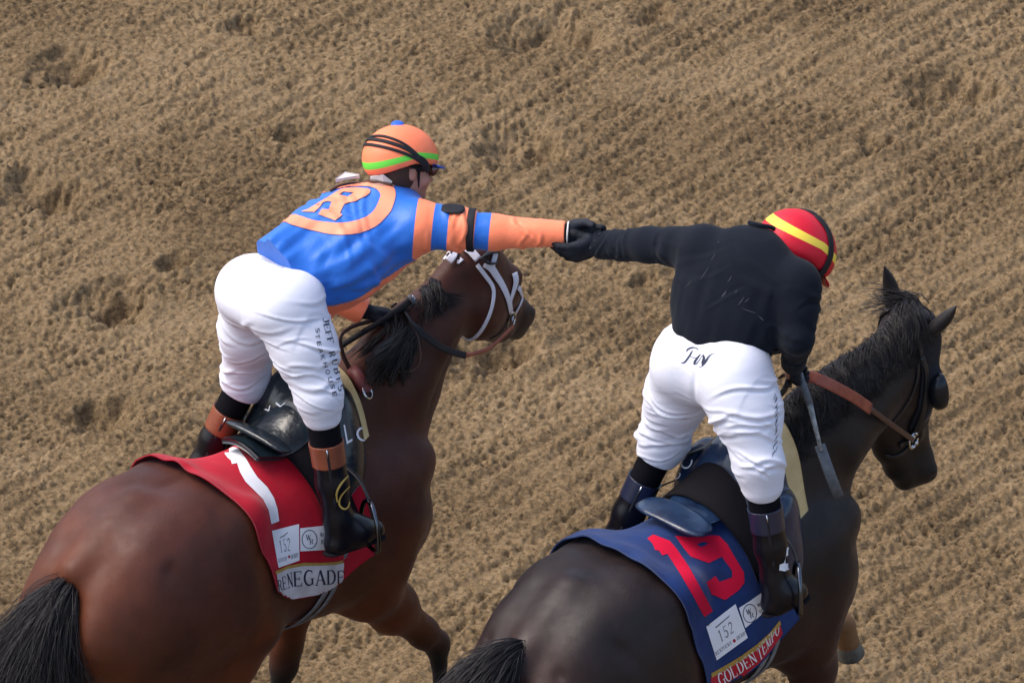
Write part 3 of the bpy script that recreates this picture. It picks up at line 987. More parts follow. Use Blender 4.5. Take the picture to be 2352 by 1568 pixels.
def _v(x, y0=0, y1=14, w=_T): return _bar(x, y0, x, y1, w)
SERIF = {
    'E': [_v(2), _bar(1, 13.6, 8.4, 13.6, .8), _bar(1, .4, 8.8, .4, .8), _bar(2, 7, 6.5, 7, .8), _bar(8.1, 11, 8.1, 14, .7), _bar(8.5, 0, 8.5, 3, .7), _bar(6.5, 5.6, 6.5, 8.4, .6)],
    'L': [_v(2), _ser(2, 13.7), _bar(.5, .4, 8.2, .4, .8), _bar(7.9, 0, 7.9, 3.2, .7)],
    'D': [_v(2), _bar(.4, 13.6, 4.5, 13.6, .8), _bar(.4, .4, 4.5, .4, .8), _arc(4.2, 7, 4.6, 6.6, -90, 90, .8, 2.1)],
    'R': [_v(2), _ser(2, .4), _bar(.4, 13.6, 5, 13.6, .8), _arc(5, 10.4, 2.7, 3.2, -90, 90, .8, 2.0), _bar(2, 7.2, 5, 7.2, .8), _bar(5, 7, 8.6, .4, 1.9), _ser(8.8, .4, 2.2)],
    'N': [_v(2, w=.9), _v(8.6, w=.9), _bar(1.6, 13.8, 8.6, .4, 2.0), _ser(2, .4), _ser(8.6, 13.7)],
    'G': [_arc(5.2, 7, 4.3, 6.6, 50, 310, .8, 2.1, 22), _v(8.4, .8, 6, 1.7), _ser(8.2, 6), _bar(8.1, 10.5, 8.1, 13.6, .6)],
    'A': [_bar(1.4, .4, 5, 14, .9), _bar(5, 14, 8.8, .4, 2.0), _bar(2.6, 4.8, 7, 4.8, .7), _ser(1.4, .4, 3), _ser(8.8, .4, 3)],
    'O': [_arc(5, 7, 4.1, 6.6, -90, 90, .8, 2.1), _arc(5, 7, 4.1, 6.6, 90, 270, .8, 2.1)],
    'T': [_v(5), _bar(.8, 13.6, 9.2, 13.6, .8), _ser(5, .4), _bar(1.1, 10.8, 1.1, 14, .6), _bar(8.9, 10.8, 8.9, 14, .6)],
    'M': [_v(1.6, w=.9), _v(9.4, w=1.9), _bar(1.2, 13.8, 5.4, 1, 1.9), _bar(5.4, 1, 9.4, 13.8, .8), _ser(1.6, .4, 2.6), _ser(9.4, .4)],
    'P': [_v(2), _ser(2, .4), _bar(.4, 13.6, 5, 13.6, .8), _arc(5, 10.2, 2.9, 3.4, -90, 90, .8, 2.0), _bar(2, 6.8, 5, 6.8, .8)],
    'W': [_bar(.8, 14, 3.2, 0, 1.7), _bar(3.2, 0, 5.2, 13, .8), _bar(5, 13, 7.2, 0, 1.7), _bar(7.2, 0, 9.4, 14, .8), _ser(.9, 13.7, 2.4), _ser(9.3, 13.7, 2.2)],
    'K': [_v(2), _ser(2, .4), _ser(2, 13.7), _bar(2.4, 6, 8, 13.6, .8), _bar(4, 8, 8.6, .4, 1.9), _ser(8.6, .4, 2.4)],
    'U': [_v(2, 4.5, 14), _v(8.2, 4.5, 14, .9), _arc(5.1, 4.5, 3.1, 4.1, 180, 360, .9, 1.2), _ser(2, 13.7, 3), _ser(8.2, 13.7, 2.6)],
    'C': [_arc(5.2, 7, 4.3, 6.6, 48, 312, .8, 2.1, 22), _bar(8.2, 10.5, 8.2, 13.6, .6)],
    'Y': [_v(5, 0, 6.5), _bar(1.2, 13.8, 5, 6, 1.9), _bar(5, 6, 8.8, 13.8, .8), _ser(5, .4), _ser(1.2, 13.7, 2.8), _ser(8.8, 13.7, 2.4)],
    'B': [_v(2), _bar(.4, 13.6, 5, 13.6, .8), _bar(.4, .4, 5, .4, .8), _bar(2, 7.3, 5, 7.3, .8), _arc(5, 10.5, 2.5, 3.1, -90, 90, .8, 1.9), _arc(5, 3.8, 3, 3.4, -90, 90, .8, 2.0)],
    'S': [_arc(5, 10.4, 3.1, 3.2, 30, 270, .8, 1.9), _arc(5, 3.7, 3.3, 3.3, -150, 90, .8, 1.9)],
    'J': [_v(5.5, 3.5, 14), _arc(3, 3.5, 2.5, 3.2, 200, 360, .9, 1.2), _ser(5.5, 13.7)],
    'F': [_v(2), _ser(2, .4), _bar(.6, 13.6, 8.2, 13.6, .8), _bar(2, 7, 6.3, 7, .8), _bar(7.9, 10.6, 7.9, 14, .6)],
    '1': [_v(5, 0, 14, 1.7), _bar(2.9, 11.6, 5, 13.8, .8), _ser(5, .4)],
    '5': [_bar(3, 13.6, 8.2, 13.6, .9), _v(3, 7.4, 13.8, .9), _arc(4.6, 4.4, 3.4, 4, -160, 110, .8, 1.8)],
    '2': [_arc(5, 10.2, 3, 3.4, -40, 170, .8, 1.7), _bar(7.4, 8.2, 1.8, .6, 1.0), _bar(1.6, .5, 8.4, .5, 1.0)],
    "'": [_v(4, 10.5, 14, 1.2)], 'I': [_v(3), _ser(3, .4), _ser(3, 13.7)],
}
ADV = {'I': 6.5, "'": 5, 'M': 12.5, 'W': 11.2, ' ': 6, 'J': 8}
def serif(name, txt, quad, bvh, mt, G, parent, off=0.002, cell=3.5, sizes=None, italic=0.0):
    Vs, Fs = [], []; x = 0.0; n = 0
    for i, ch in enumerate(txt):
        k = sizes[i] if sizes else 1.0
        for pi, pl in enumerate(SERIF.get(ch, [])):
            V, F = flat_mesh([pl], cell)
            V = V * k
            V[:, 0] += x + V[:, 1] * italic
            Vs.append(V); Fs += [tuple(q + n for q in f) for f in F]; n += len(V)
        x += ADV.get(ch, 10.6) * k
    V = np.concatenate(Vs)
    lo = V.min(0); V2 = V.copy()
    return stick(name, warp_quad(V2, quad), Fs, bvh, mt, G, parent, off)

# ------------------------------------------------------------ saddle cloths, saddles
M_RED = mat('red_cloth', (0.40, 0.003, 0.018), 0.85, 0.12, var=(0.33, 0.002, 0.014), scale=9, bump=0.12, bscale=420, sheen=0.1)
M_NAVY = mat('navy_cloth', (0.009, 0.030, 0.125), 0.85, 0.12, var=(0.006, 0.020, 0.085), scale=9, bump=0.12, bscale=420, sheen=0.1)
M_CRIM = mat('crimson_print', (0.52, 0.006, 0.035), 0.8, 0.12)
M_WHT = mat('white_print', (0.72, 0.72, 0.76), 0.7, 0.3)
M_BANDW = mat('white_band', (0.62, 0.60, 0.62), 0.75, 0.3, var=(0.45, 0.42, 0.42), scale=14)
M_BANDR = mat('red_band', (0.42, 0.010, 0.025), 0.75, 0.3)
M_GOLD = mat('gold_braid', (0.42, 0.26, 0.06), 0.55, 0.4, var=(0.33, 0.2, 0.045), scale=40)
M_INK = mat('dark_ink', (0.02, 0.025, 0.05), 0.7, 0.3)
M_GREYINK = mat('grey_ink', (0.16, 0.14, 0.15), 0.7, 0.3)
M_REDINK = mat('red_ink', (0.35, 0.02, 0.04), 0.7, 0.3)
M_LEATH = mat('black_patent', (0.006, 0.008, 0.012), 0.3, 0.3, coat=0.2, coatr=0.12, bump=0.1, bscale=30)
M_BLUELEATH = mat('blue_patent', (0.005, 0.012, 0.035), 0.28, 0.4, coat=0.3, coatr=0.14, bump=0.5, bscale=22, var=(0.010, 0.028, 0.070), scale=12)
M_TEAL = mat('teal_patent', (0.005, 0.009, 0.014), 0.28, 0.4, coat=0.3, coatr=0.14, bump=0.5, bscale=22, var=(0.008, 0.016, 0.022), scale=12)
M_MATTE = mat('black_webbing', (0.008, 0.007, 0.009), 0.9, 0.1, bump=0.15, bscale=500)
M_FOAM = mat('yellow_foam', (0.62, 0.47, 0.24), 0.8, 0.2, var=(0.52, 0.38, 0.18), scale=16, bump=0.1, bscale=200)
M_STEEL = mat('polished_steel', (0.55, 0.56, 0.58), 0.22, 0.5, metal=1.0)
M_GIRTH = mat('grey_elastic', (0.20, 0.20, 0.21), 0.7, 0.3, var=(0.13, 0.13, 0.14), scale=40)

D1 = Drape(H1[5], -0.95, 0.16)
D2 = Drape(H2[5], -0.95, 0.16, zslope=0.12)
if DBG:
    for nm, G, D in (('1', F1, D1), ('2', F2, D2)):
        for x in (-0.8, -0.65, -0.5, -0.3, -0.1, 0.0, 0.1):
            print(nm, 'x', x, [(a, tuple(int(q) for q in G.pix(D.pos(x, a, 0.01)))) for a in (-0.2, 0, 0.2, 0.4, 0.6, 0.75)])
# ------------------------------------------------------------ riders
M_SKIN = mat('skin', (0.42, 0.22, 0.15), 0.55, 0.4, var=(0.36, 0.17, 0.12), scale=30)
M_WHITE = mat('white_breeches', (0.63, 0.645, 0.73), 0.75, 0.2, var=(0.60, 0.61, 0.70), scale=6, bump=0.22, bscale=11, stretch=(1, 1, 2.2), sheen=0.03)
M_BLACKCLOTH = mat('black_jersey', (0.0060, 0.0085, 0.0145), 0.9, 0.08, bump=0.15, bscale=300, sheen=0.05)
M_SOCK = mat('black_sock', (0.004, 0.004, 0.006), 0.9, 0.08, bump=0.2, bscale=300)
M_BOOT = mat('black_boot', (0.004, 0.004, 0.007), 0.30, 0.25, coat=0.08, coatr=0.15)
M_NAVYBOOT = mat('navy_boot', (0.009, 0.013, 0.035), 0.35, 0.5, coat=0.2)
M_TAN = mat('tan_leather', (0.20, 0.055, 0.025), 0.38, 0.5, var=(0.15, 0.04, 0.02), scale=18, bump=0.1, bscale=60)
M_GLOVE = mat('black_glove', (0.004, 0.005, 0.008), 0.7, 0.2, var=(0.018, 0.022, 0.032), scale=22, bump=0.3, bscale=140)
M_ORANGE = mat('orange_silk', (0.90, 0.22, 0.10), 0.5, 0.35, var=(0.86, 0.20, 0.09), scale=8, bump=0.3, bscale=22)
M_GREEN = mat('green_band', (0.13, 0.62, 0.06), 0.6, 0.3)
M_REDSILK = mat('red_silk', (0.55, 0.006, 0.022), 0.5, 0.35, bump=0.2, bscale=22)
M_YEL = mat('yellow_band', (0.85, 0.62, 0.07), 0.6, 0.3)
M_STRAP = mat('black_elastic', (0.009, 0.009, 0.013), 0.7, 0.3)
M_BLUE = mat('blue_silk_plain', (0.015, 0.10, 0.55), 0.5, 0.35)
M_LENS = mat('amber_lens', (0.06, 0.018, 0.004), 0.1, 0.6, coat=1.0, coatr=0.03)
M_GREYW = mat('white_collar', (0.55, 0.54, 0.52), 0.7, 0.3)
M_BROWNHAIR = mat('brown_hair', (0.05, 0.025, 0.015), 0.6, 0.3)
M_GOLDL = mat('gold_thread', (0.45, 0.30, 0.07), 0.4, 0.5)
M_GREENY = mat('yellow_green_trim', (0.35, 0.38, 0.03), 0.6, 0.3)

def silks_mat():
    """Col.r: distance along the right sleeve (0 shoulder seam .. 1 cuff), Col.g > 0.5: orange front panel and left sleeve"""
    m = mat('blue_orange_silks', (0.02, 0.13, 0.62), 0.48, 0.4, bump=0.35, bscale=20, sheen=0.1)
    nt = m.node_tree; b = nt.nodes['Principled BSDF']
    at = nt.nodes.new('ShaderNodeAttribute'); at.attribute_name = 'Col'
    sp = nt.nodes.new('ShaderNodeSeparateColor'); nt.links.new(at.outputs['Color'], sp.inputs[0])
    rp = nt.nodes.new('ShaderNodeValToRGB'); rp.color_ramp.interpolation = 'CONSTANT'
    blue = (0.012, 0.125, 0.52, 1); org = (0.90, 0.22, 0.10, 1)
    stops = [(0.0, blue), (0.07, org), (0.19, blue), (0.295, org), (0.48, blue), (0.58, org)]
    e = rp.color_ramp.elements
    e[0].position, e[0].color = stops[0]; e[1].position, e[1].color = stops[1]
    for p_, c in stops[2:]:
        q = e.new(p_); q.color = c
    nt.links.new(sp.outputs['Red'], rp.inputs[0])
    gt = nt.nodes.new('ShaderNodeMath'); gt.operation = 'GREATER_THAN'; gt.inputs[1].default_value = 0.5
    nt.links.new(sp.outputs['Green'], gt.inputs[0])
    mx = nt.nodes.new('ShaderNodeMix'); mx.data_type = 'RGBA'
    nt.links.new(gt.outputs[0], mx.inputs['Factor']); nt.links.new(rp.outputs[0], mx.inputs['A']); mx.inputs['B'].default_value = org
    nt.links.new(mx.outputs['Result'], b.inputs['Base Color'])
    return m
M_SILKS = silks_mat()

def glove(name, wrist, d, n, tdir, curl, mt, G, parent, splay=0.10, thumb=(0.5, 0.6), k=1.0, grip=0.5):
    """hand: d fingers' way, n the way they curl, tdir towards the thumb"""
    d = unit(d); t = unit(tdir - d * np.dot(tdir, d)); n = unit(n - d * np.dot(n, d) - t * np.dot(n, t))
    f = Field(wrist - 0.24 * k, wrist + 0.24 * k, 0.0034)
    w = wrist
    M = np.array([d, t, n])
    f.cone(w - d * 0.045 * k, w + d * 0.01 * k, 0.031 * k, 0.027 * k, 0.01)
    f.ell(w + d * 0.055 * k, (0.058 * k, 0.045 * k, 0.019 * k), M, k=0.02)
    lens = [0.072, 0.080, 0.074, 0.058]
    for i in range(4):
        off = (0.033 - 0.0215 * i) * k
        p = w + d * (0.088 - 0.004 * abs(i - 1)) * k + t * off
        f.cone(w + d * 0.04 * k + t * off * 0.9 - n * 0.004, p, 0.012 * k, 0.0118 * k, 0.006)
        ang = 0.0
        dd = unit(d + t * splay * (1.5 - i) / 1.5)
        L_ = lens[i] * k
        r = 0.0112 * k
        for sgm, fr in enumerate((0.45, 0.31, 0.24)):
            ang += curl[i] * (0.75, 1.0, 0.8)[sgm]
            v = dd * math.cos(ang) + n * math.sin(ang)
            q = p + v * L_ * fr
            f.cone(p, q, r, r * 0.9, 0.003)
            p = q; r *= 0.9
    th = w + d * 0.025 * k + t * 0.032 * k + n * 0.008 * k
    v1 = unit(t * thumb[0] + d * 0.8 + n * thumb[1] * 0.6); m1 = th + v1 * 0.042 * k
    f.cone(w + d * 0.012 * k + t * 0.012 * k, th, 0.016 * k, 0.0155 * k, 0.012)
    f.cone(th, m1, 0.015 * k, 0.0125 * k, 0.008)
    v2 = unit(d * 0.8 + n * thumb[1] - t * 0.15); m2 = m1 + v2 * 0.034 * k
    f.cone(m1, m2, 0.0125 * k, 0.0105 * k, 0.004)
    V, F = f.mesh(1)
    return mesh_obj(name, V, F, mt, G, parent)

def helmet(G, parent, c, up, face, shell, band, band_t, straps, size=1.0, name='helmet', lowback=0.15):
    """cloth-covered riding helmet; rows of faces so that the band is part of the cover"""
    up = unit(up); face = unit(face - up * np.dot(face, up)); sd_ = np.cross(up, face)
    def pt(theta, phi, k=1.0):
        # theta from crown, phi about up, 0 at the front
        st, ct = math.sin(theta), math.cos(theta)
        r1, r2, r3 = 0.148 * size, 0.122 * size, 0.128 * size
        ell = face * (math.cos(phi) * st * r1 * k - 0.010) + sd_ * (math.sin(phi) * st * r2 * k) + up * (ct * r3 * k)
        return c + ell
    def rim(phi):
        f = math.cos(phi); s_ = abs(math.sin(phi))
        return math.radians(101 + (15 + 60 * lowback) * max(-f, 0) ** 1.0 - 6 * s_ ** 2)
    nph, nth = 72, 40
    V, F, mi = [], [], []
    for i in range(nth + 1):
        for j in range(nph):
            ph = 2 * math.pi * j / nph
            th = rim(ph) * i / nth
            pinch = 1.0 - 0.05 * max(0, (i / nth - 0.85) / 0.15) ** 2
            V.append(pt(th, ph, pinch + 0.006 * math.sin(6 * ph + 3) * (i / nth) ** 3))
    for i in range(nth):
        for j in range(nph):
            j2 = (j + 1) % nph
            if i == 0:
                F.append((0 * nph + j, nph + j2, nph + j))
            else:
                F.append((i * nph + j, i * nph + j2, (i + 1) * nph + j2, (i + 1) * nph + j))
            mi.append(1 if band_t[0] <= (i + 0.5) / nth <= band_t[1] else 0)
    F = [f if len(f) == 4 else f for f in F]
    # inner lip
    n0 = len(V)
    for j in range(nph):
        ph = 2 * math.pi * j / nph
        V.append(pt(rim(ph), ph, 0.88) + up * 0.01)
    for j in range(nph):
        j2 = (j + 1) % nph
        F.append((nth * nph + j, nth * nph + j2, n0 + j2, n0 + j)); mi.append(0)
    F = [f[::-1] for f in F]
    o = mesh_obj(name, V, F, [shell, band], G, parent)
    o.data.polygons.foreach_set('material_index', mi)
    # peak
    pv, pf = [], []
    for i, ph in enumerate(np.linspace(-0.95, 0.95, 15)):
        a = pt(rim(ph) - 0.03, ph, 0.98); out = unit(face * 1.0 + sd_ * math.sin(ph) * 0.55 - up * 0.25)
        L_ = 0.036 * size * math.cos(ph * 1.35) ** 0.7 if abs(ph) < 1.1 else 0.004
        for q in (a, a + out * L_, a + out * L_ - up * 0.005, a - up * 0.008): pv.append(q)
        if i:
            b = 4 * (i - 1)
            for k in range(4): pf.append((b + k, b + (k + 1) % 4, b + 4 + (k + 1) % 4, b + 4 + k))
    mesh_obj('peak', pv, pf, straps.get('peak', M_BLUE), G, o)
    for st in straps['lines']:
        pts = [pt(math.radians(a), math.radians(b), 1.0) for a, b in spline([(x, y, 0) for x, y in st['p']], 26)[:, :2]]
        ups = [unit(p - c) for p in pts]
        pts = [p + u * 0.003 for p, u in zip(pts, ups)]
        tube('goggle_strap', pts, 0.004, st.get('m', M_STRAP), G, o, 10, flat=(st['w'], 0.003), up=ups)
    return o, pt

def rider(G, sp, label, group='jockeys'):
    r = root('person', G, label, 'person', group)
    J = {k: np.array(v, float) for k, v in sp['J'].items()}
    hipc = (J['hipL'] + J['hipR']) / 2; shc = (J['shL'] + J['shR']) / 2
    spine = unit(shc - hipc); lat = unit(J['shL'] - J['shR']); back = unit(np.cross(lat, spine))   # towards the back
    if back[2] < 0: back = -back
    hc = J['head']
    up, face = unit(sp['up']), sp['face']; face = unit(face - up * np.dot(face, up)); hs = np.cross(up, face)
    # ---- body: one continuous surface
    lo = np.min([J[k] for k in J], 0) - 0.2; hi = np.max([J[k] for k in J], 0) + 0.2
    f = Field(lo, hi, 0.0105)
    waist = lerp(hipc, shc, 0.35)
    f.chain([hipc, waist, lerp(hipc, shc, 0.75), shc - spine * 0.03], [0.135, 0.115, 0.135, 0.125], 0.05, back, 0.66)
    f.chain([shc + spine * 0.0, J['neck']], [0.075, 0.055], 0.05)
    f.chain([J['neck'], hc - up * 0.02], [0.055, 0.055], 0.03)
    for s in ('L', 'R'):
        f.chain([J['hip' + s], J['knee' + s]], [0.090, 0.055], 0.05)
        f.chain([J['knee' + s], lerp(J['knee' + s], J['ank' + s], 0.3), J['ank' + s]], [0.045, 0.038, 0.030], 0.03)
        f.cone(J['ank' + s], J['toe' + s], 0.03, 0.024, 0.03)
        f.chain([J['sh' + s], J['elb' + s]], [0.058, 0.042], 0.04)
        f.chain([J['elb' + s], lerp(J['elb' + s], J['wri' + s], .35), J['wri' + s]], [0.040, 0.041, 0.024], 0.02)
        f.cone(J['wri' + s], J['wri' + s] + unit(J['hand' + s] - J['wri' + s]) * 0.08, 0.022, 0.018, 0.02)
    V, F = f.mesh(2)
    g = Field(hc - 0.2, hc + 0.2, 0.0055)
    M = np.array([face, hs, up])
    def Hd(a, b, c): return hc + face * a + hs * b + up * c
    # head is sculpted finely and welded to the body by overlap inside one mesh
    g.ell(Hd(-0.01, 0, 0.0), (0.098, 0.078, 0.105), M, k=0.02)
    g.ell(Hd(0.03, 0, -0.065), (0.062, 0.058, 0.065), M, k=0.03)
    g.ball(Hd(0.075, 0, -0.115), 0.022, 0.03)
    g.cone(Hd(0.088, 0, -0.015), Hd(0.112, 0, -0.058), 0.008, 0.013, 0.012)
    g.ell(Hd(0.088, 0, -0.088), (0.012, 0.024, 0.006), M, k=0.008)
    for s in (-1, 1):
        g.ell(Hd(-0.005, s * 0.079, -0.035), (0.018, 0.008, 0.030), M, k=0.006)
        g.ball(Hd(0.092, s * 0.032, -0.022), 0.014, 0.01, cut=True)
        g.ball(Hd(0.078, s * 0.032, -0.022), 0.013, 0.004)
        g.ball(Hd(0.06, s * 0.045, -0.06), 0.026, 0.02)
    g.cone(Hd(-0.02, 0, -0.04), J['neck'], 0.052, 0.056, 0.03)
    V2, F2_ = g.mesh(1)
    Vb = np.concatenate([V, V2]); Fb = np.concatenate([F, F2_ + len(V)])
    mesh_obj('body', Vb, Fb, M_SKIN, G, r)
    # nape hair
    k = Field(hc - 0.17, hc + 0.17, 0.006)
    k.ell(Hd(-0.03, 0, -0.03), (0.088, 0.083, 0.09), M, k=0.01)
    k.ell(Hd(0.115, 0, -0.05), (0.105, 0.2, 0.12), M, k=0.01, cut=True)
    Vh, Fh = k.mesh(1)
    mesh_obj('hair', Vh, Fh, M_BROWNHAIR, G, r)
    # ---- breeches
    lo = np.min([J['hipL'], J['hipR'], J['kneeL'], J['kneeR'], waist], 0) - 0.22; hi = np.max([J['hipL'], J['hipR'], J['kneeL'], J['kneeR'], waist], 0) + 0.22
    p = Field(lo, hi, 0.0058)
    pw = sp['pants']
    p.cone(hipc + spine * 0.10, hipc - spine * 0.0, 0.138 * pw, 0.160 * pw, 0.06, back, 0.68)
    for s, q in (('L', 1), ('R', -1)):
        hp = J['hip' + s]; kn = J['knee' + s]
        but = hp + back * 0.030 - spine * 0.045
        p.ball(but, 0.086 * pw, 0.12)
        p.chain([hp, lerp(hp, kn, 0.45), kn], [0.110 * pw, 0.110 * pw, sp.get('knr', 0.085)], 0.07)
        low = lerp(kn, J['ank' + s], sp.get('cuff' + s, 0.16))
        p.cone(kn, low, sp.get('knr', 0.085), sp.get('knr', 0.085) - 0.014, 0.03)
    V, F = p.mesh(1)
    # cut the legs open below the knee and the top at the waist
    def cutplane(V, F, o, nrm):
        d = (V - o) @ nrm
        m = d > 0
        V2 = V.copy(); V2[m] -= np.outer(d[m], nrm)
        keep = ~(m[F].all(1))
        return V2, F[keep], m
    N = vnormals(V, F)
    # folds: across the legs, following the pull of the cloth, plus broad slack
    warp = 0.05 * vnoise(V * 7, 41) + 0.02 * vnoise(V * 16, 42)
    sl = V[:, 2] + 0.35 * (V @ lat) * np.sign(V @ lat - hipc @ lat) + warp
    def ridge(fr, seed):
        n = vnoise(np.stack([V[:, 0] * 4, V[:, 1] * 4, sl * fr], 1), seed)
        return (1 - np.abs(n)) ** 3
    patch = np.clip(0.5 + 0.9 * vnoise(V * 5.5, 43), 0, 1)
    w = (ridge(13, 11) - 0.25) * patch + 0.5 * (ridge(27, 14) - 0.25) * (1 - patch * 0.6)
    w2 = vnoise(np.stack([V[:, 0] * 12, V[:, 1] * 12, sl * 40], 1), 12)
    tL, dL = seg_coord(V, J['hipL'], J['kneeL']); tR, dR = seg_coord(V, J['hipR'], J['kneeR'])
    legw = np.clip(np.where(dL < dR, tL, tR) * 1.6 + 0.15, 0.15, 1)
    rg = np.random.default_rng(sp.get('seed', 5))
    fo = np.zeros(len(V))
    for k_, s_ in (('L', 1), ('R', -1)):
        hp_, kn_ = J['hip' + k_], J['knee' + k_]
        tt, ph = around(V, hp_, kn_, back)
        LL = np.linalg.norm(kn_ - hp_)
        _, dd_ = seg_coord(V, hp_, kn_)
        _, do_ = seg_coord(V, J['hip' + ('R' if k_ == 'L' else 'L')], J['knee' + ('R' if k_ == 'L' else 'L')])
        sp_ = []
        for i in range(24):
            t0 = rg.uniform(0.0, 1.12) ** 0.8 * LL
            sp_.append((rg.uniform(0.003, 0.0075), t0, rg.uniform(-2.4, 2.4), s_ * rg.uniform(-0.01, 0.060), rg.uniform(0.0055, 0.012), rg.uniform(0.4, 1.2)))
        fo += folds(tt, ph, sp_) * np.clip((do_ - dd_) / 0.04 + 0.5, 0, 1)
    V = V + N * (fo + (w * 0.004 + w2 * 0.0008) * legw + 0.005 * vnoise(V * 7, 13))[:, None]
    # seam between the buttocks
    mid = np.exp(-(((V - hipc) @ lat) / 0.012) ** 2) * np.clip(((V - hipc) @ back) / 0.1, 0, 1) * np.clip(0.5 - ((V - hipc) @ spine) / 0.1, 0, 1)
    V = V - N * (mid * 0.006)[:, None]
    for s in ('L', 'R'):
        kn = J['knee' + s]; dn = unit(J['ank' + s] - kn)
        o = kn + dn * (np.linalg.norm(J['ank' + s] - kn) * sp.get('cuff' + s, 0.16) + 0.012)
        nrm = unit(dn * 1.0 + sp.get('cuffn' + s, P(0, 0, 0)))
        near = np.linalg.norm(V - o, axis=1) < 0.16
        d = (V - o) @ nrm
        m = (d > 0) & near
        V[m] -= np.outer(d[m], nrm)
    pants = mesh_obj('breeches', V, F, M_WHITE, G, r)
    # ---- shirt
    lo = np.min([J[k_] for k_ in ('shL', 'shR', 'elbL', 'elbR', 'wriL', 'wriR', 'hipL', 'hipR')], 0) - 0.17
    hi = np.max([J[k_] for k_ in ('shL', 'shR', 'elbL', 'elbR', 'wriL', 'wriR', 'neck')], 0) + 0.17
    q = Field(lo, hi, 0.0070)
    sw = sp['shirt']
    hem = hipc + spine * sp['hem']
    q.cone(hem - spine * 0.055, hem + spine * 0.035, 0.128 * sw, 0.162 * sw, 0.03, back, sp.get('flat', 0.74))
    q.chain([hem + spine * 0.035, lerp(hipc, shc, 0.55), shc - spine * 0.035], [0.168 * sw, 0.176 * sw, 0.168 * sw], 0.06, back, sp.get('flat', 0.74))
    q.cone(J['shL'] - spine * 0.03, J['shR'] - spine * 0.03, 0.082, 0.082, 0.06)
    q.cone(shc, lerp(shc, J['neck'], 0.75), 0.085, 0.062, 0.05)
    for bl in sp.get('belly', []):
        q.chain(*bl, 0.06)
    for s in ('L', 'R'):
        ra = sp['arm' + s]
        q.chain([J['sh' + s], lerp(J['sh' + s], J['elb' + s], .5), J['elb' + s], J['wri' + s]], [ra[0], ra[1], ra[2], ra[3]], 0.03)
    V, F = q.mesh(1)
    N = vnormals(V, F)
    along = (V - hipc) @ spine; across = (V - hipc) @ lat; deep = (V - hipc) @ back
    tR, dR = seg_coord(V, J['shR'], J['elbR']); tR2, dR2 = seg_coord(V, J['elbR'], J['wriR'])
    tL, dL = seg_coord(V, J['shL'], J['elbL']); tL2, dL2 = seg_coord(V, J['elbL'], J['wriL'])
    l1 = np.linalg.norm(J['elbR'] - J['shR']); l2_ = np.linalg.norm(J['wriR'] - J['elbR'])
    armR = np.where(dR2 < dR, l1 + np.maximum(tR2, 0) * l2_, tR * l1) / (l1 + l2_)
    sh_len = np.linalg.norm(shc - hipc)
    wst = np.clip(1 - (along - sp['hem']) / (sh_len * 0.6), 0, 1)
    gather = vnoise(np.stack([along * 7, across * 30, deep * 30], 1), 21) * 0.009 * wst
    slack = vnoise(np.stack([along * 12 + across * 5, across * 9, deep * 7], 1), 22) * 0.006
    onarm = (dR < 0.11) & (tR > 0.1) | (dR2 < 0.11) | (dL2 < 0.10)
    armf = vnoise(np.stack([V[:, 0] * 13 + V[:, 2] * 9, V[:, 1] * 13 - V[:, 2] * 9, V[:, 2] * 12], 1), 23) * 0.006
    rg = np.random.default_rng(sp.get('seed', 5) + 50); calm = sp.get('calm', 1.0)
    tt, ph = around(V, hem, shc, back)
    fo = folds(tt, ph, [(calm * rg.uniform(0.003, 0.008), rg.uniform(0.02, 0.5) * sh_len, rg.uniform(-2.4, 2.4), rg.uniform(-0.16, 0.16), rg.uniform(0.010, 0.018), rg.uniform(0.35, 0.8)) for i in range(16)])
    # pulls running from each armpit across the side
    for k_ in ('L', 'R'):
        a0 = J['sh' + k_] - back * 0.02 - spine * 0.06
        for i in range(3):
            e0 = a0 - spine * rg.uniform(0.10, 0.30) - unit(a0 - shc) * rg.uniform(0.0, 0.16) + back * rg.uniform(-0.08, 0.03)
            _, dd_ = seg_coord(V, a0, e0)
            fo += calm * rg.uniform(0.003, 0.006) * (np.exp(-(dd_ / 0.012) ** 2) - 0.6 * np.exp(-(dd_ / 0.024) ** 2))
    af = np.zeros(len(V))
    for (a_, b_, dd_, L0) in ((J['shR'], J['elbR'], dR, l1), (J['elbR'], J['wriR'], dR2, l2_), (J['shL'], J['elbL'], dL, l1), (J['elbL'], J['wriL'], dL2, l2_)):
        tt, ph = around(V, a_, b_, back)
        af += np.where(dd_ < 0.11, folds(tt, ph, [(rg.uniform(0.003, 0.008), rg.uniform(0.05, 1.0) * L0, rg.uniform(-3, 3), rg.uniform(-0.04, 0.04), rg.uniform(0.007, 0.013), rg.uniform(0.4, 1.1)) for i in range(8)]), 0)
    V = V + N * (np.where(onarm, armf * 0.4 + af, (1.5 * gather + slack * 0.7) * calm + fo))[:, None]
    # trim at the hem and cuffs
    hn = unit(-spine + sp.get('hemn', P(0, 0, 0)))
    d = (V - hem + spine * sp.get('hemoff', 0.16)) @ hn
    m = (d > 0) & (np.minimum(np.minimum(dR2, dL2), 9) > 0.09)
    V[m] -= np.outer(d[m], hn) * 1.0
    for s in ('L', 'R'):
        wr = J['wri' + s]; dn = unit(wr - J['elb' + s])
        m = (((V - wr) @ dn) > 0) & (np.linalg.norm(V - wr, axis=1) < 0.09)
        V[m] -= np.outer(((V - wr) @ dn)[m], dn)
    col = np.zeros((len(V), 3))
    yv = np.clip(-across, 0, 1)
    arm_r = (armR - 0.0) * (l1 + l2_)
    inarm = np.clip((-across - 0.10) * 12, 0, 1) * ((dR < 0.16) | (dR2 < 0.14))
    col[:, 0] = np.where((dR < 0.125) | (dR2 < 0.13), np.clip(0.10 + armR, 0, 1), 0.0)
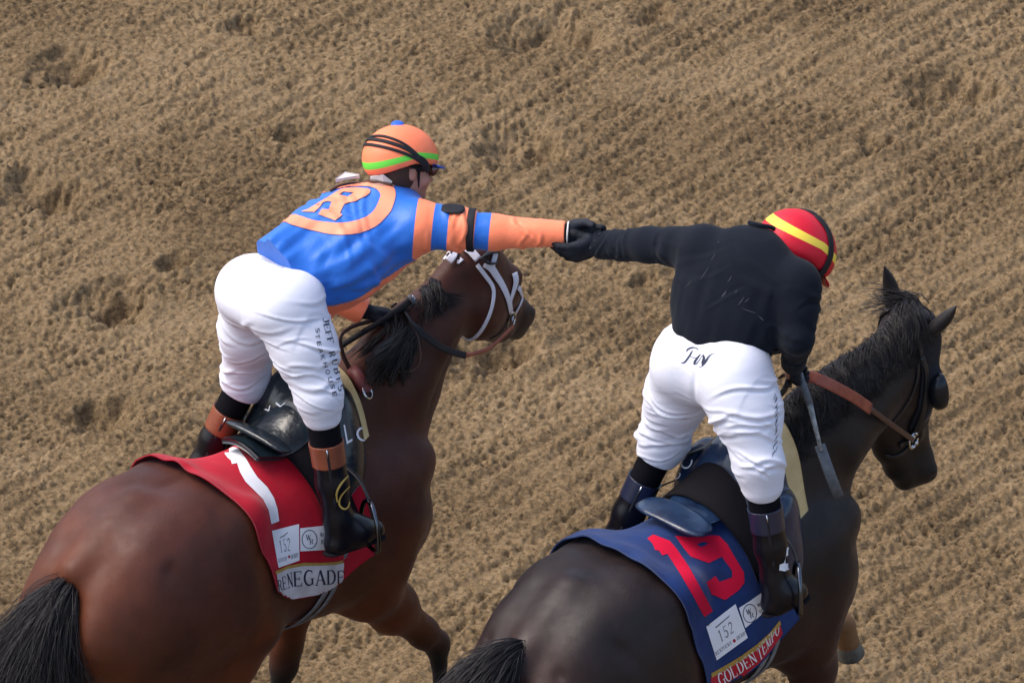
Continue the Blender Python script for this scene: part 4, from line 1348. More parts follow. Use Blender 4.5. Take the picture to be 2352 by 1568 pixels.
    col[:, 1] = ((deep < -0.105) & (dR > 0.10) & (dR2 > 0.1)) | (((dL2 < 0.1) | ((dL < 0.085) & (tL > 0.25))))
    shirt = mesh_obj('shirt', V, F, sp['shirt_mat'], G, r, col=col)
    # ---- socks, boots
    for s in ('L', 'R'):
        kn, an, toe = J['knee' + s], J['ank' + s], J['toe' + s]
        dn = unit(an - kn); L_ = np.linalg.norm(an - kn)
        b = Field(np.minimum(kn, an) - 0.12, np.maximum(kn, an) + 0.12, 0.006)
        b.cone(kn + dn * 0.02, lerp(kn, an, 0.62), 0.060, 0.052, 0.01)
        Vs, Fs = b.mesh(1)
        mesh_obj('sock', Vs, Fs, M_SOCK, G, r)
        b = Field(np.min([kn, an, toe], 0) - 0.14, np.max([kn, an, toe], 0) + 0.14, 0.006)
        top = lerp(kn, an, sp.get('boot_top', 0.36))
        heel = an + dn * 0.075 - unit(toe - an) * 0.03
        b.chain([top, lerp(top, an, 0.5), an], [0.060, 0.057, 0.042], 0.02)
        b.cone(an, heel, 0.042, 0.036, 0.03)
        b.chain([heel + unit(toe - an) * 0.02, lerp(heel, toe, 0.55) + P(0, 0, .014), toe], [0.036, 0.047, 0.039], 0.04)
        b.cone(lerp(top, an, 0.9), lerp(heel, toe, 0.62) + P(0, 0, .025), 0.042, 0.040, 0.04)
        Vs, Fs = b.mesh(1)
        m = ((Vs - top) @ dn) < 0
        Vs[m] -= np.outer(((Vs - top) @ dn)[m], dn)
        bt = mesh_obj('boot', Vs, Fs, M_BOOT, G, r)
        # cuff with a small zip
        b = Field(np.min([kn, an], 0) - 0.14, np.max([kn, an], 0) + 0.14, 0.006)
        c2 = top + dn * sp.get('cuff_len', 0.085)
        b.cone(top, c2, 0.0625, 0.0605, 0.0)
        Vs, Fs = b.mesh(1)
        for (o, nn) in ((top, -dn), (c2, dn)):
            dd = (Vs - o) @ nn; m = dd > 0
            Vs[m] -= np.outer(dd[m], nn)
        mesh_obj('boot_cuff', Vs, Fs, sp['cuff_mat'], G, bt)
        side = unit(np.cross(dn, P(1, 0, 0)))
        rear = unit(-G_cam(G) - dn * np.dot(-G_cam(G), dn))
        zp = [lerp(top, an, t) + rear * (0.062 - 0.012 * t) for t in np.linspace(0.02, 0.75, 8)]
        tube('zip', zp, 0.003, M_STEEL if False else M_STRAP, G, bt, 6, flat=(0.005, 0.002), up=rear)
        tube('zip_pull', [zp[0], zp[0] + dn * 0.03], 0.003, M_STEEL, G, bt, 6)
        # sole
        fw = unit(toe - heel); dnn = unit(dn - fw * np.dot(dn, fw))
        so = Field(np.minimum(heel, toe) - 0.1, np.maximum(heel, toe) + 0.1, 0.005)
        lt_ = np.cross(fw, dnn)
        so.cone(heel + dnn * 0.032 - fw * 0.01, toe + dnn * 0.032, 0.038, 0.042, 0.0, dnn, 0.25)
        Vs, Fs = so.mesh(1)
        mesh_obj('sole', Vs, Fs, M_MATTE, G, bt)
    return r, J, pants, shirt, dict(hipc=hipc, shc=shc, spine=spine, lat=lat, back=back)

def G_cam(G):
    """viewing direction in a horse's frame"""
    return P(np.dot(FWD, G.h), np.dot(FWD, G.l), FWD[2])

# -- left rider
J1 = dict(hipL=F1.L(584, 662, .11), hipR=F1.L(672, 705, -.12), kneeL=F1.L(565, 868, .24), kneeR=F1.L(732, 905, -.27),
          ankL=F1.L(462, 1075, .34), ankR=F1.L(778, 1205, -.355), toeL=F1.L(462, 1075, .34) + P(.14, 0, .0), toeR=F1.L(858, 1216, -.40),
          shL=F1.L(800, 480, .15), shR=F1.L(966, 517, -.20), elbL=F1.L(715, 655, .24), wriL=F1.L(836, 715, .09), handL=F1.L(900, 718, .04),
          neck=F1.L(880, 440, -.01), head=F1.L(925, 372, 0.0))
CL = P(0.675, -0.635, 2.25)        # where the two hands meet, in the left horse's frame
J1['wriR'] = CL + P(-0.05, 0.045, 0.02)
J1['elbR'] = lerp(J1['shR'], J1['wriR'], 0.5) + P(0, 0, -0.012)
J1['handR'] = CL
clw = F1.wld(CL)
if DBG:
    print('arm1', np.linalg.norm(J1['wriR'] - J1['shR']), F1.pix(CL), F1.pix(J1['wriR']), 'clasp in 2', F2.loc(clw))
    for k_ in J1: print(k_, np.round(J1[k_], 2), end=' ')
sp1 = dict(J=J1, up=P(0.35, 0.28, 0.9), face=P(0.97, -0.24, -0.12), pants=0.92, belly=[([P(0.0, 0.0, 2.02), P(0.17, -0.06, 2.12), P(0.25, -0.14, 2.20)], [0.075, 0.085, 0.075]), ([F1.L(640, 594, .03), F1.L(785, 496, .08)], [0.090, 0.086])], shirt=1.07, hem=0.225, shirt_mat=M_SILKS, cuff_mat=M_TAN,
           armR=(0.088, 0.074, 0.060, 0.046), armL=(0.072, 0.062, 0.058, 0.052), cuffL=0.12, cuffR=0.15, cuffnR=P(0.35, 0.5, 0), helm=0.93, hemn=P(0, 0, 0))
R1 = rider(F1, sp1, 'person in blue shirt with orange circled letter, orange helmet and white breeches')

# -- right rider
J2 = dict(hipL=F2.L(1584, 812, .12), hipR=F2.L(1697, 852, -.12), kneeL=F2.L(1525, 1010, .24), kneeR=F2.L(1742, 1060, -.27),
          ankL=F2.L(1406, 1256, .35), ankR=F2.L(1783, 1345, -.355), toeL=F2.L(1406, 1256, .35) + P(.14, 0, .0), toeR=F2.L(1830, 1360, -.40),
          shL=F2.L(1618, 572, .17), shR=F2.L(1832, 648, -.19), neck=F2.L(1760, 575, -.01), head=F2.L(1832, 575, -0.05))
c2 = F2.loc(clw)
J2['wriL'] = c2 + P(0.01, -0.065, -0.005)
J2['elbL'] = lerp(J2['shL'], J2['wriL'], 0.5) + P(-0.01, 0, 0.012)
J2['handL'] = c2
J2['elbR'] = F2.L(1832, 775, -.26); J2['wriR'] = F2.L(1822, 835, -.14); J2['handR'] = F2.L(1812, 868, -.10)
if DBG:
    print('\narm2', np.linalg.norm(J2['wriL'] - J2['shL']), F2.pix(J2['wriL']))
    for k_ in J2: print(k_, np.round(J2[k_], 2), end=' ')
    print()
sp2 = dict(J=J2, up=P(0.72, -0.16, 0.66), face=P(0.62, -0.30, -0.72), pants=0.96, knr=0.088, shirt=1.02, flat=0.62, seed=9, calm=0.5, hem=0.205, shirt_mat=M_BLACKCLOTH, cuff_mat=M_NAVYBOOT,
           armR=(0.080, 0.068, 0.054, 0.044), armL=(0.088, 0.066, 0.060, 0.052), cuffL=0.14, cuffR=0.19, cuffnR=P(0.35, 0.5, 0), belly=[([P(-0.14, 0.07, 2.17), P(-0.10, 0.11, 2.27)], [0.115, 0.115])])
R2 = rider(F2, sp2, 'person in plain black top, red and yellow helmet and white breeches')

# -- hands
def dirw(G, w):
    w = P(*w); return P(np.dot(w, G.h), np.dot(w, G.l), w[2])
glove('glove', J1['wriR'], dirw(F1, (1, -0.1, -0.12)), dirw(F1, (0.1, -0.75, -0.6)), dirw(F1, (0.1, 0.5, 0.9)) , [0.80, 0.85, 0.9, 0.95], M_GLOVE, F1, R1[0], k=1.14, splay=0.03, thumb=(0.25, 0.9))
glove('glove', J1['wriL'], J1['handL'] - J1['wriL'], P(0.3, -0.2, -1), P(-0.2, -0.9, 0.2), [0.95, 1.0, 1.0, 1.05], M_GLOVE, F1, R1[0])
glove('glove', J2['wriL'], dirw(F2, (-1, -0.1, -0.30)), dirw(F2, (-0.1, 0.85, 0.5)), dirw(F2, (0, -0.4, 0.9)), [0.55, 0.6, 0.65, 0.7], M_GLOVE, F2, R2[0], k=1.2, splay=0.03, thumb=(0.3, 0.9))
glove('glove', J2['wriR'], J2['handR'] - J2['wriR'] + P(0.02, 0.0, -0.03), P(0.7, 0.5, -0.2), P(0.2, 0.9, 0.5), [1.0, 1.05, 1.05, 1.1], M_GLOVE, F2, R2[0])

# -- helmets
hp1, pt1 = helmet(F1, R1[0], J1['head'] + P(0, 0, 0.012), sp1['up'], sp1['face'], M_ORANGE, M_GREEN, (0.80, 0.905),
    dict(peak=M_BLUE, lines=[dict(p=[(103, 82), (85, 95), (62, 125), (55, 160), (58, -160), (75, -110)] if False else [(104, -72), (82, -88), (60, -115), (50, -150), (52, -185), (62, -215)], w=0.0045),
                             dict(p=[(104, -70), (87, -86), (70, -108), (60, -140), (57, -175), (61, -210), (72, -245), (92, -272)], w=0.0065),
                             dict(p=[(106, -69), (91, -86), (79, -108), (70, -140), (67, -175), (70, -210), (80, -245), (96, -272)], w=0.0055),
                             dict(p=[(108, -66), (98, -72), (90, -79), (84, -90)], w=0.011)]), lowback=0.1, size=0.95)
hp2, pt2 = helmet(F2, R2[0], J2['head'], sp2['up'], sp2['face'], M_REDSILK, M_YEL, (0.61, 0.72),
    dict(peak=M_REDSILK, lines=[dict(p=[(112, -70), (85, -72), (55, -78), (30, -100), (35, 140), (60, 100)] if False else [(112, -62), (85, -66), (55, -72), (28, -90), (12, -150)], w=0.017),
                                dict(p=[(12, -150), (25, -230), (50, -270), (85, -285)], w=0.017)]), lowback=0.05, size=1.05)
# ------------------------------------------------------------ tack
def zc(k, x0, y0, pts):
    """points read off an enlarged piece of the photograph -> picture grid"""
    return [((x / k + x0) * 0.6125, (y / k + y0) * 0.6125) for x, y in pts]

def trace(G, bvh, pts, off=0.004):
    """points of the picture grid put onto a surface; returns points and normals"""
    co = CAM - G.o
    cl = Vector((np.dot(co, G.h), np.dot(co, G.l), co[2])) / G.s
    out, nn = [], []
    for (u, v) in pts:
        d = ray(u, v); dl = Vector((np.dot(d, G.h), np.dot(d, G.l), d[2]))
        h = bvh.ray_cast(cl, dl)
        if h[0] is None:
            h = bvh.find_nearest(Vector(out[-1] if out else G.L(u, v, 0)))
            p = Vector(G.L(u, v, (out[-1][1] if out else 0))); h2 = bvh.find_nearest(p)
            h = h2
        n = h[1]
        out.append(np.array(h[0] + n * off)); nn.append(np.array(n))
    return np.array(out), np.array(nn)

def strap_on(name, G, bvh, pts, w, mt, parent, off=0.004, n=26, t=0.0025):
    p = spline([(a, b, 0) for a, b in pts], n)[:, :2]
    q, nn = trace(G, bvh, p, off)
    for _ in range(3):
        q[1:-1] = (q[:-2] + 2 * q[1:-1] + q[2:]) / 4
    for _ in range(10):
        nn[1:-1] = (nn[:-2] + nn[1:-1] + nn[2:]) / 3
    nn /= np.linalg.norm(nn, axis=1, keepdims=True)
    return tube(name, q, w, mt, G, parent, 10, flat=(w, t), up=nn), q

def mirror(head, q):
    """reflect across the head's middle plane"""
    o = head['o']; l = unit(head['l'])
    q = np.asarray(q, float)
    return q - 2 * np.outer((q - o) @ l, l)

M_WSTRAP = mat('white_leather', (0.62, 0.61, 0.68), 0.45, 0.4, bump=0.1, bscale=80)
M_BSTRAP = mat('black_leather', (0.010, 0.010, 0.012), 0.45, 0.45, bump=0.1, bscale=90)
M_RUB = mat('rubber_rein', (0.012, 0.012, 0.014), 0.75, 0.3, bump=0.4, bscale=260)
M_BRREIN = mat('chestnut_leather', (0.30, 0.075, 0.042), 0.5, 0.4, var=(0.22, 0.05, 0.03), scale=25)
M_DBR = mat('dark_brown_leather', (0.07, 0.03, 0.02), 0.5, 0.4)
M_PINK = mat('worn_pink_leather', (0.22, 0.055, 0.05), 0.5, 0.4, var=(0.12, 0.03, 0.03), scale=25)
M_WHIPG = mat('grey_whip_shaft', (0.32, 0.32, 0.30), 0.5, 0.4, var=(0.12, 0.13, 0.13), scale=60)
M_POP = mat('grey_popper', (0.075, 0.085, 0.10), 0.55, 0.4, var=(0.12, 0.13, 0.14), scale=50)
M_FUZZ = mat('blinker_cloth', (0.008, 0.0085, 0.013), 0.85, 0.3, bump=0.2, bscale=200)
B1, B2 = H1[5], H2[5]

# ---- number cloths
def cloth(G, D, name_mat, xr, hemR, hemL, skew, label, seed):
    def lift(s_, a):
        return 0.022 * math.exp(-(s_ / 0.10) ** 2) * math.exp(-((a + 0.02) / 0.22) ** 2) + 0.004 * math.exp(-(s_ / 0.2) ** 2)
    g = drape_grid(D, xr, (lambda s_: -hemL, hemR), 90, 130, 0.012, skew, 0.007, seed, lift)
    # ruffled rear hem
    for j in range(g.shape[1]):
        for i in range(14):
            g[i, j, 2] += 0.006 * math.sin(j * 0.33 + 1.3 * math.sin(j * 0.11)) * (1 - i / 14)
            g[i, j, 0] += 0.004 * math.sin(j * 0.21 + 1) * (1 - i / 14)
    o = sheet('saddle_cloth', g, name_mat, G, None, 0.004)
    tag(o, label, 'saddle cloth', 'numbered saddle cloths')
    return o
def sk(k1):
    def f(s_, a):
        q = max(a, 0) if a > 0 else -a * 0.35
        return k1 * (q / 0.6) ** 1.6 * (1 - s_) ** 0.8
    return f
C1 = cloth(F1, D1, M_RED, (-0.665, -0.03), lambda s_: 0.588 + 0.065 * s_, 0.60, sk(0.15), 'red saddle cloth with white number 1 under the left rider', 31)
C2 = cloth(F2, D2, M_NAVY, (-0.70, -0.05), lambda s_: 0.70 - 0.045 * s_, 0.60, sk(0.13), 'navy saddle cloth with crimson number 19 under the right rider', 37)
CB1, CB2 = bvh_of(C1), bvh_of(C2)

# ---- printing on the red cloth
zA = lambda pts: zc(1.96, 700, 1300, pts)
zB = lambda pts: zc(2.352, 900, 1900, pts)
one = zA([(250, 710), (300, 690), (380, 750), (440, 830), (480, 900), (520, 960), (590, 1030), (640, 1110), (665, 1190), (678, 1280), (620, 1302), (600, 1200),
          (560, 1120), (500, 1060), (430, 990), (390, 920), (370, 855), (332, 862), (325, 835), (300, 815), (282, 790), (275, 750)])
stick_poly('number_one', [one], CB1, M_WHT, F1, C1)
def patch(G, C, B, q, ring_c, ring_r, q2, ink):
    stick_poly('event_patch', [q], B, M_WHT, G, C)
    stick_poly('sponsor_patch', [q2], B, M_WHT, G, C)
stick_poly('event_patch', [zB([(278, 210), (518, 150), (522, 470), (337, 535)])], CB1, M_WHT, F1, C1, 0.0016, 8)
stick_poly('sponsor_patch', [zB([(528, 188), (860, 150), (870, 370), (530, 390)])], CB1, M_WHT, F1, C1, 0.0016, 8)
serif('event_lettering', '152', zB([(340, 290), (435, 270), (440, 385), (358, 405)]), CB1, M_GREYINK, F1, C1)
stick_poly('event_flourish', [zB([(345, 268), (380, 250), (420, 218), (418, 228), (388, 256), (350, 275)])], CB1, M_GREYINK, F1, C1, 0.0022, 6)
serif('event_lettering', 'KENTUCKY', zB([(332, 455), (412, 432), (412, 468), (336, 490)]), CB1, M_INK, F1, C1, 0.0022, 6)
serif('event_lettering', 'DERBY', zB([(445, 420), (512, 400), (513, 437), (447, 458)]), CB1, M_INK, F1, C1, 0.0022, 6)
def ringpoly(c, rx, ry, w, n=40):
    return [[(c[0] + (rx + k) * math.cos(2 * math.pi * i / n), c[1] + (ry + k) * math.sin(2 * math.pi * i / n)) for i in range(n)] for k in (w / 2, -w / 2)]
def disc(c, rx, ry, n=16):
    return [(c[0] + rx * math.cos(2 * math.pi * i / n), c[1] + ry * math.sin(2 * math.pi * i / n)) for i in range(n)]
stick_poly('rose_mark', [zB(disc((430, 437), 10, 14))], CB1, M_REDINK, F1, C1, 0.0022, 6)
for p_ in [ringpoly((610, 285), 66, 80, 7)]:
    stick_poly('sponsor_ring', [zB(p_[0]), zB(p_[1])], CB1, M_INK, F1, C1, 0.0022, 6)
serif('sponsor_lettering', 'W', zB([(575, 245), (622, 240), (622, 290), (582, 296)]), CB1, M_INK, F1, C1, 0.0022, 6)
serif('sponsor_lettering', 'R', zB([(608, 285), (645, 280), (645, 325), (612, 330)]), CB1, M_INK, F1, C1, 0.0022, 6)
serif('sponsor_lettering', 'WOODFORD', zB([(702, 226), (860, 210), (862, 250), (704, 264)]), CB1, M_INK, F1, C1, 0.0022, 6, sizes=[1.2] + [.95] * 7)
serif('sponsor_lettering', 'RESERVE', zB([(710, 288), (850, 272), (852, 312), (712, 326)]), CB1, M_INK, F1, C1, 0.0022, 6, sizes=[1.2] + [.95] * 6)
stick_poly('name_band', [zB([(322, 588), (420, 540), (560, 512), (700, 512), (840, 506), (915, 490), (905, 730), (840, 748), (700, 770), (520, 800), (400, 825), (348, 838)])], CB1, M_BANDW, F1, C1, 0.0018, 4)
stick_poly('gold_braid', [zB([(308, 565), (420, 515), (560, 490), (700, 490), (840, 482), (905, 468), (907, 492), (840, 508), (700, 514), (560, 516), (420, 543), (312, 592)])], CB1, M_GOLD, F1, C1, 0.0026, 8)
serif('name_lettering', 'REN', zB([(320, 605), (455, 572), (470, 700), (338, 745)]), CB1, M_INK, F1, C1, 0.0026, 6, sizes=[.8, .95, 1.1])
serif('name_lettering', 'EG', zB([(468, 566), (648, 545), (650, 690), (474, 702)]), CB1, M_INK, F1, C1, 0.0026, 6)
serif('name_lettering', 'ADE', zB([(655, 560), (912, 520), (915, 668), (658, 692)]), CB1, M_INK, F1, C1, 0.0026, 6, sizes=[1.15, 1.05, .9])
# ---- printing on the navy cloth
zN = lambda pts: zc(2.0627, 2100, 1800, pts)
stick_poly('number_one', [zN([(675, 450), (720, 420), (850, 470), (900, 530), (990, 660), (1090, 840), (1180, 1010), (1115, 1055), (1020, 880), (920, 710), (830, 570), (790, 582), (765, 545), (735, 540), (715, 490)])], CB2, M_CRIM, F2, C2)
stick_poly('number_nine', [zN([(890, 430), (1000, 440), (1100, 440), (1170, 425), (1230, 430), (1290, 490), (1330, 560), (1420, 710), (1425, 790), (1380, 850), (1275, 925), (1170, 880), (1130, 790), (1200, 740), (1232, 785), (1330, 750), (1330, 700), (1250, 590), (1150, 640), (1010, 590), (960, 530)]),
                           zN([(1055, 495), (1110, 475), (1150, 490), (1090, 518)])], CB2, M_CRIM, F2, C2)
stick_poly('event_patch', [zN([(1128, 1130), (1355, 955), (1450, 1215), (1210, 1390)])], CB2, M_WHT, F2, C2)
stick_poly('sponsor_patch', [zN([(1382, 985), (1470, 930), (1560, 865), (1640, 880), (1650, 960), (1610, 990), (1530, 1060), (1432, 1140)])], CB2, M_WHT, F2, C2)
serif('event_lettering', '152', zN([(1215, 1160), (1318, 1085), (1345, 1170), (1245, 1250)]), CB2, M_GREYINK, F2, C2, 0.0022)
stick_poly('event_flourish', [zN([(1195, 1135), (1240, 1098), (1310, 1040), (1304, 1055), (1248, 1104), (1205, 1140)])], CB2, M_GREYINK, F2, C2, 0.0022, 6)
serif('event_lettering', 'KENTUCKY', zN([(1195, 1325), (1320, 1235), (1328, 1262), (1203, 1355)]), CB2, M_INK, F2, C2, 0.0022, 6)
serif('event_lettering', 'DERBY', zN([(1362, 1205), (1440, 1155), (1447, 1180), (1368, 1235)]), CB2, M_INK, F2, C2, 0.0022, 6)
stick_poly('rose_mark', [zN(disc((1345, 1238), 12, 14))], CB2, M_REDINK, F2, C2, 0.0022, 6)
r_ = ringpoly((1466, 1027), 52, 70, 6)
stick_poly('sponsor_ring', [zN(r_[0]), zN(r_[1])], CB2, M_INK, F2, C2, 0.0022, 6)
serif('sponsor_lettering', 'W', zN([(1432, 1000), (1472, 985), (1480, 1025), (1442, 1042)]), CB2, M_INK, F2, C2, 0.0022, 6)
serif('sponsor_lettering', 'R', zN([(1462, 1030), (1492, 1018), (1500, 1055), (1470, 1068)]), CB2, M_INK, F2, C2, 0.0022, 6)
serif('sponsor_lettering', 'WOODF', zN([(1520, 955), (1625, 890), (1632, 915), (1527, 982)]), CB2, M_INK, F2, C2, 0.0022, 6, sizes=[1.2] + [.95] * 4)
serif('sponsor_lettering', 'RESER', zN([(1536, 1005), (1630, 940), (1637, 962), (1543, 1030)]), CB2, M_INK, F2, C2, 0.0022, 6, sizes=[1.2] + [.95] * 4)
stick_poly('name_band', [zN([(1165, 1520), (1280, 1455), (1400, 1385), (1520, 1300), (1620, 1210), (1700, 1105), (1720, 1185), (1640, 1300), (1540, 1410), (1430, 1500), (1330, 1570), (1240, 1640), (1165, 1690)])], CB2, M_BANDR, F2, C2, 0.0018, 10)
stick_poly('gold_braid', [zN([(1165, 1490), (1280, 1425), (1400, 1352), (1520, 1265), (1620, 1175), (1695, 1080), (1708, 1108), (1625, 1212), (1525, 1303), (1405, 1390), (1285, 1460), (1168, 1524)])], CB2, M_GOLD, F2, C2, 0.0026, 8)
serif('name_lettering', 'GOLDEN', zN([(1205, 1500), (1490, 1318), (1530, 1395), (1240, 1600)]), CB2, M_WHT, F2, C2, 0.0026, 6)
serif('name_lettering', 'TEMPO', zN([(1512, 1305), (1685, 1105), (1700, 1165), (1550, 1385)]), CB2, M_WHT, F2, C2, 0.0026, 6, italic=0.25)

# ---- saddles
M_IRON = mat('black_chrome', (0.10, 0.11, 0.13), 0.18, 0.5, metal=1.0)
def slab(name, c, fx, fy, fz, half, mt, G, parent, bend=0.0, power=3.0, dome=0.0):
    """rounded slab with its own axes"""
    M = np.array([unit(fx), unit(fy), unit(fz)])
    R = max(half) + 0.03
    f = Field(c - R, c + R, 0.006)
    def fn(X, Y, Z):
        X = X - c[0]; Y = Y - c[1]; Z = Z - c[2]
        q = [X * M[i, 0] + Y * M[i, 1] + Z * M[i, 2] for i in range(3)]
        q[2] = q[2] + bend * q[1] ** 2 - dome * np.maximum(0, -q[0]) ** 2
        r = (np.abs(q[0] / half[0]) ** power + np.abs(q[1] / half[1]) ** power)
        r = np.maximum(r, 1e-9) ** (1 / power)
        rr = (r ** 6 + np.abs(q[2] / half[2]) ** 2) ** 0.5
        return (rr - 1) * min(half) * 0.7
    f.custom(fn, c - R, c + R, 0.0)
    V, F = f.mesh(2)
    return mesh_obj(name, V, F, mt, G, parent)

def saddle(G, D, C, label, pm, sh, roll_cfg, J, seat_lift, cant, ra=0.5, hump=0.032):
    r = root('saddle', G, label, 'saddle', 'racing saddles')
    # seat, low and narrow, with its raised rear lip
    g = drape_grid(D, (-0.40, 0.0), (lambda s_: -0.09 - 0.05 * s_, lambda s_: 0.09 + 0.05 * s_), 30, 30, 0.024, None, 0, 0, lambda s_, a: 0.008 * (1 - (a / 0.17) ** 2) + seat_lift * math.exp(-(s_ / 0.25) ** 2))
    sheet('seat', g, pm, G, r, 0.02)
    c = D.pos(cant[0], cant[1], cant[2])
    slab('cantle', c, P(1, 0, cant[3]), P(0, 1, 0.0), P(-cant[3], 0, 1), (cant[4], cant[5], 0.013), pm, G, r, bend=0.45, dome=0.0)
    # overgirth: broad black webbing over everything and down both flanks
    g = drape_grid(D, (-0.285, -0.155), (-0.60, 0.50), 10, 150, 0.034, lambda s_, a: 0.10 * (abs(a) / 0.6) ** 1.3, 0.002, 5,
                   lambda s_, a: hump * math.exp(-(a / 0.18) ** 2) - 0.016 * min(1, max(0, abs(a) - 0.3) / 0.2))
    sheet('overgirth', g, M_MATTE, G, r, 0.004)
    # front roll: padded patent bulges on both sides of the withers
    g = drape_grid(D, (-0.16, 0.02), (-0.31 if ra > 0.45 else -0.40, ra), 34, 120, 0.020, lambda s_, a: 0.015 - 0.03 * (abs(a) / 0.4) ** 2 + (0.5 - s_) * 0.18 * (1 - math.sqrt(max(0.02, 1 - (abs(a) / ((0.32 if ra > 0.45 else 0.41) if a < 0 else ra + 0.01)) ** 5))), 0.0, 3, roll_cfg)
    fr = sheet('front_roll', g, pm, G, r, 0.02)
    # flaps under the knees
    for s in (-1, 1):
        g = drape_grid(D, (-0.24, 0.0), ((0.16, 0.36) if s > 0 else (-0.36, -0.16)), 20, 30, 0.022, None, 0.002, 8)
        sheet('flap', g, M_LEATH, G, r, 0.006)
    # stirrups and leathers
    for s, k in ((-1, 'R'), (1, 'L')):
        an, toe = J['ank' + k], J['toe' + k]
        fw = unit(toe - an); dn = P(0, 0, -1.0); fw = unit(fw - dn * np.dot(fw, dn))
        ctr = lerp(an, toe, 0.70) + P(0.01, s * 0.022, -0.036)
        sdv = unit(np.cross(fw, dn))
        eye = ctr + P(0, 0, 0.155) + P(0, -s * -0.0, 0)
        lp = [ctr + sdv * 0.078 * math.cos(a) * (1 if math.sin(a) < 0 else 1) + P(0, 0, 1) * (0.150 * math.sin(a) if math.sin(a) > 0 else 0.034 * math.sin(a)) for a in np.linspace(-math.pi / 2, 1.5 * math.pi, 30)[:-1]]
        tube('stirrup', lp, 0.0085, M_IRON, G, r, 8, closed=True)
        topp = D.pos(-0.12, -s * 0.24, 0.045)
        midp = lerp(topp, eye, 0.5) + P(0.02, s * 0.012, 0)
        tube('stirrup_leather', spline([topp, midp, eye], 14), 0.008, M_BSTRAP, G, r, 8, flat=(0.009, 0.003), up=P(0, s, 0.2))
    return r, fr

def roll1(s_, a):
    x = math.sin(math.pi * min(1, max(0, s_))) ** 0.6
    return 0.100 * x * (0.35 + 0.65 * min(1, (abs(a) / 0.13) ** 2)) * max(0, 1 - (abs(a) / 0.38) ** 4)
def roll2(s_, a):
    x = math.sin(math.pi * min(1, max(0, s_))) ** 0.5
    return (0.055 + 0.02 * math.sin(a * 22 + 0.6) + 0.010 * math.sin(a * 47)) * x * max(0, 1 - (abs(a) / 0.5) ** 4)
S1 = saddle(F1, D1, C1, 'black patent racing saddle on red number cloth', M_TEAL, 0.0, roll1, J1, 0.02, (-0.305, 0.0, 0.080, -0.50, 0.052, 0.150), 0.37, 0.012)
S2 = saddle(F2, D2, C2, 'blue-black patent racing saddle on navy number cloth', M_BLUELEATH, 0.1, roll2, J2, 0.01, (-0.385, 0.0, 0.052, -0.02, 0.068, 0.160))
RB1, RB2 = bvh_of(S1[1]), bvh_of(S2[1])
for (q, txt) in ((zA([(1235, 590), (1345, 585), (1360, 690), (1250, 700)]), 'O'), (zA([(1150, 575), (1195, 565), (1215, 690), (1175, 715)]), 'L'),
                 (zA([(512, 535), (575, 505), (605, 560), (540, 600)]), 'O'), (zA([(575, 460), (620, 430), (640, 480), (600, 510)]), 'Y'), (zA([(655, 415), (700, 385), (730, 415), (690, 445)]), 'L')):
    stick_text('lettering', txt, q, RB1, M_WHT, F1, S1[1], 0.003, 0.15)
zR = lambda pts: zc(3.4836, 2350, 1600, pts)
stick_text('lettering', 'C', zR([(690, 520), (740, 400), (880, 440), (820, 570)]), RB2, M_WHT, F2, S2[1], 0.003, 0.15)
stick_text('lettering', 'C', zR([(600, 690), (630, 600), (715, 600), (705, 675)]), RB2, M_WHT, F2, S2[1], 0.003, 0.15)

# yellow foam pads showing in front of the saddles
def foam(G, D, label, x1, a0, a1, up_=0.0):
    g = drape_grid(D, (-0.2, x1), (a0, a1), 24, 70, 0.016, lambda s_, a: -0.05 * (abs(a) / 0.4) ** 2 * s_, 0.003, 9, lambda s_, a: 0.012 * s_ + up_ * math.exp(-(a / 0.22) ** 2) * s_)
    o = sheet('foam_pad', g, M_FOAM, G, None, 0.02)
    tag(o, label, 'saddle pad', 'yellow foam saddle pads')
foam(F1, D1, 'pale yellow foam pad under the saddle with round letters', 0.075, -0.40, 0.27)
foam(F2, D2, 'pale yellow foam pad under the blue-black saddle', 0.10, -0.52, 0.34, 0.05)

# girths: two grey elastic straps under the belly
def girth(G, D, label, x, par, slant):
    r = root('girth', G, label, 'girth', 'elastic girths')
    for k, dx in enumerate((0.0, 0.05)):
        c = D.contour(x + dx, 0.006)
        d = np.concatenate([[0], np.cumsum(np.linalg.norm(np.diff(c, axis=0), axis=1))]); mid = len(D.ph) // 2; d -= d[mid]
        pts = []
        for a in np.linspace(0.5, d[-1], 40): pts.append(D.pos(x + dx - slant * max(0, a - 0.5), a, 0.010))
        for a in np.linspace(-d[0], 0.5, 40): pts.append(D.pos(x + dx - slant * max(0, a - 0.5), -a, 0.010))
        pts = spline(pts, 160)
        for _ in range(3): pts[1:-1] = (pts[:-2] + 2 * pts[1:-1] + pts[2:]) / 4
        ups = [unit(p - P(p[0], 0, 1.2)) for p in pts]
        tube('strap', pts, 0.01, M_GIRTH, G, r, 10, flat=(0.017 if k == 0 else 0.012, 0.003), up=ups)
    return r
girth(F1, D1, 'pair of grey girth straps under the red-brown horse', -0.20, None, 0.55)
girth(F2, D2, 'pair of grey girth straps under the dark brown horse', -0.16, None, 0.3)

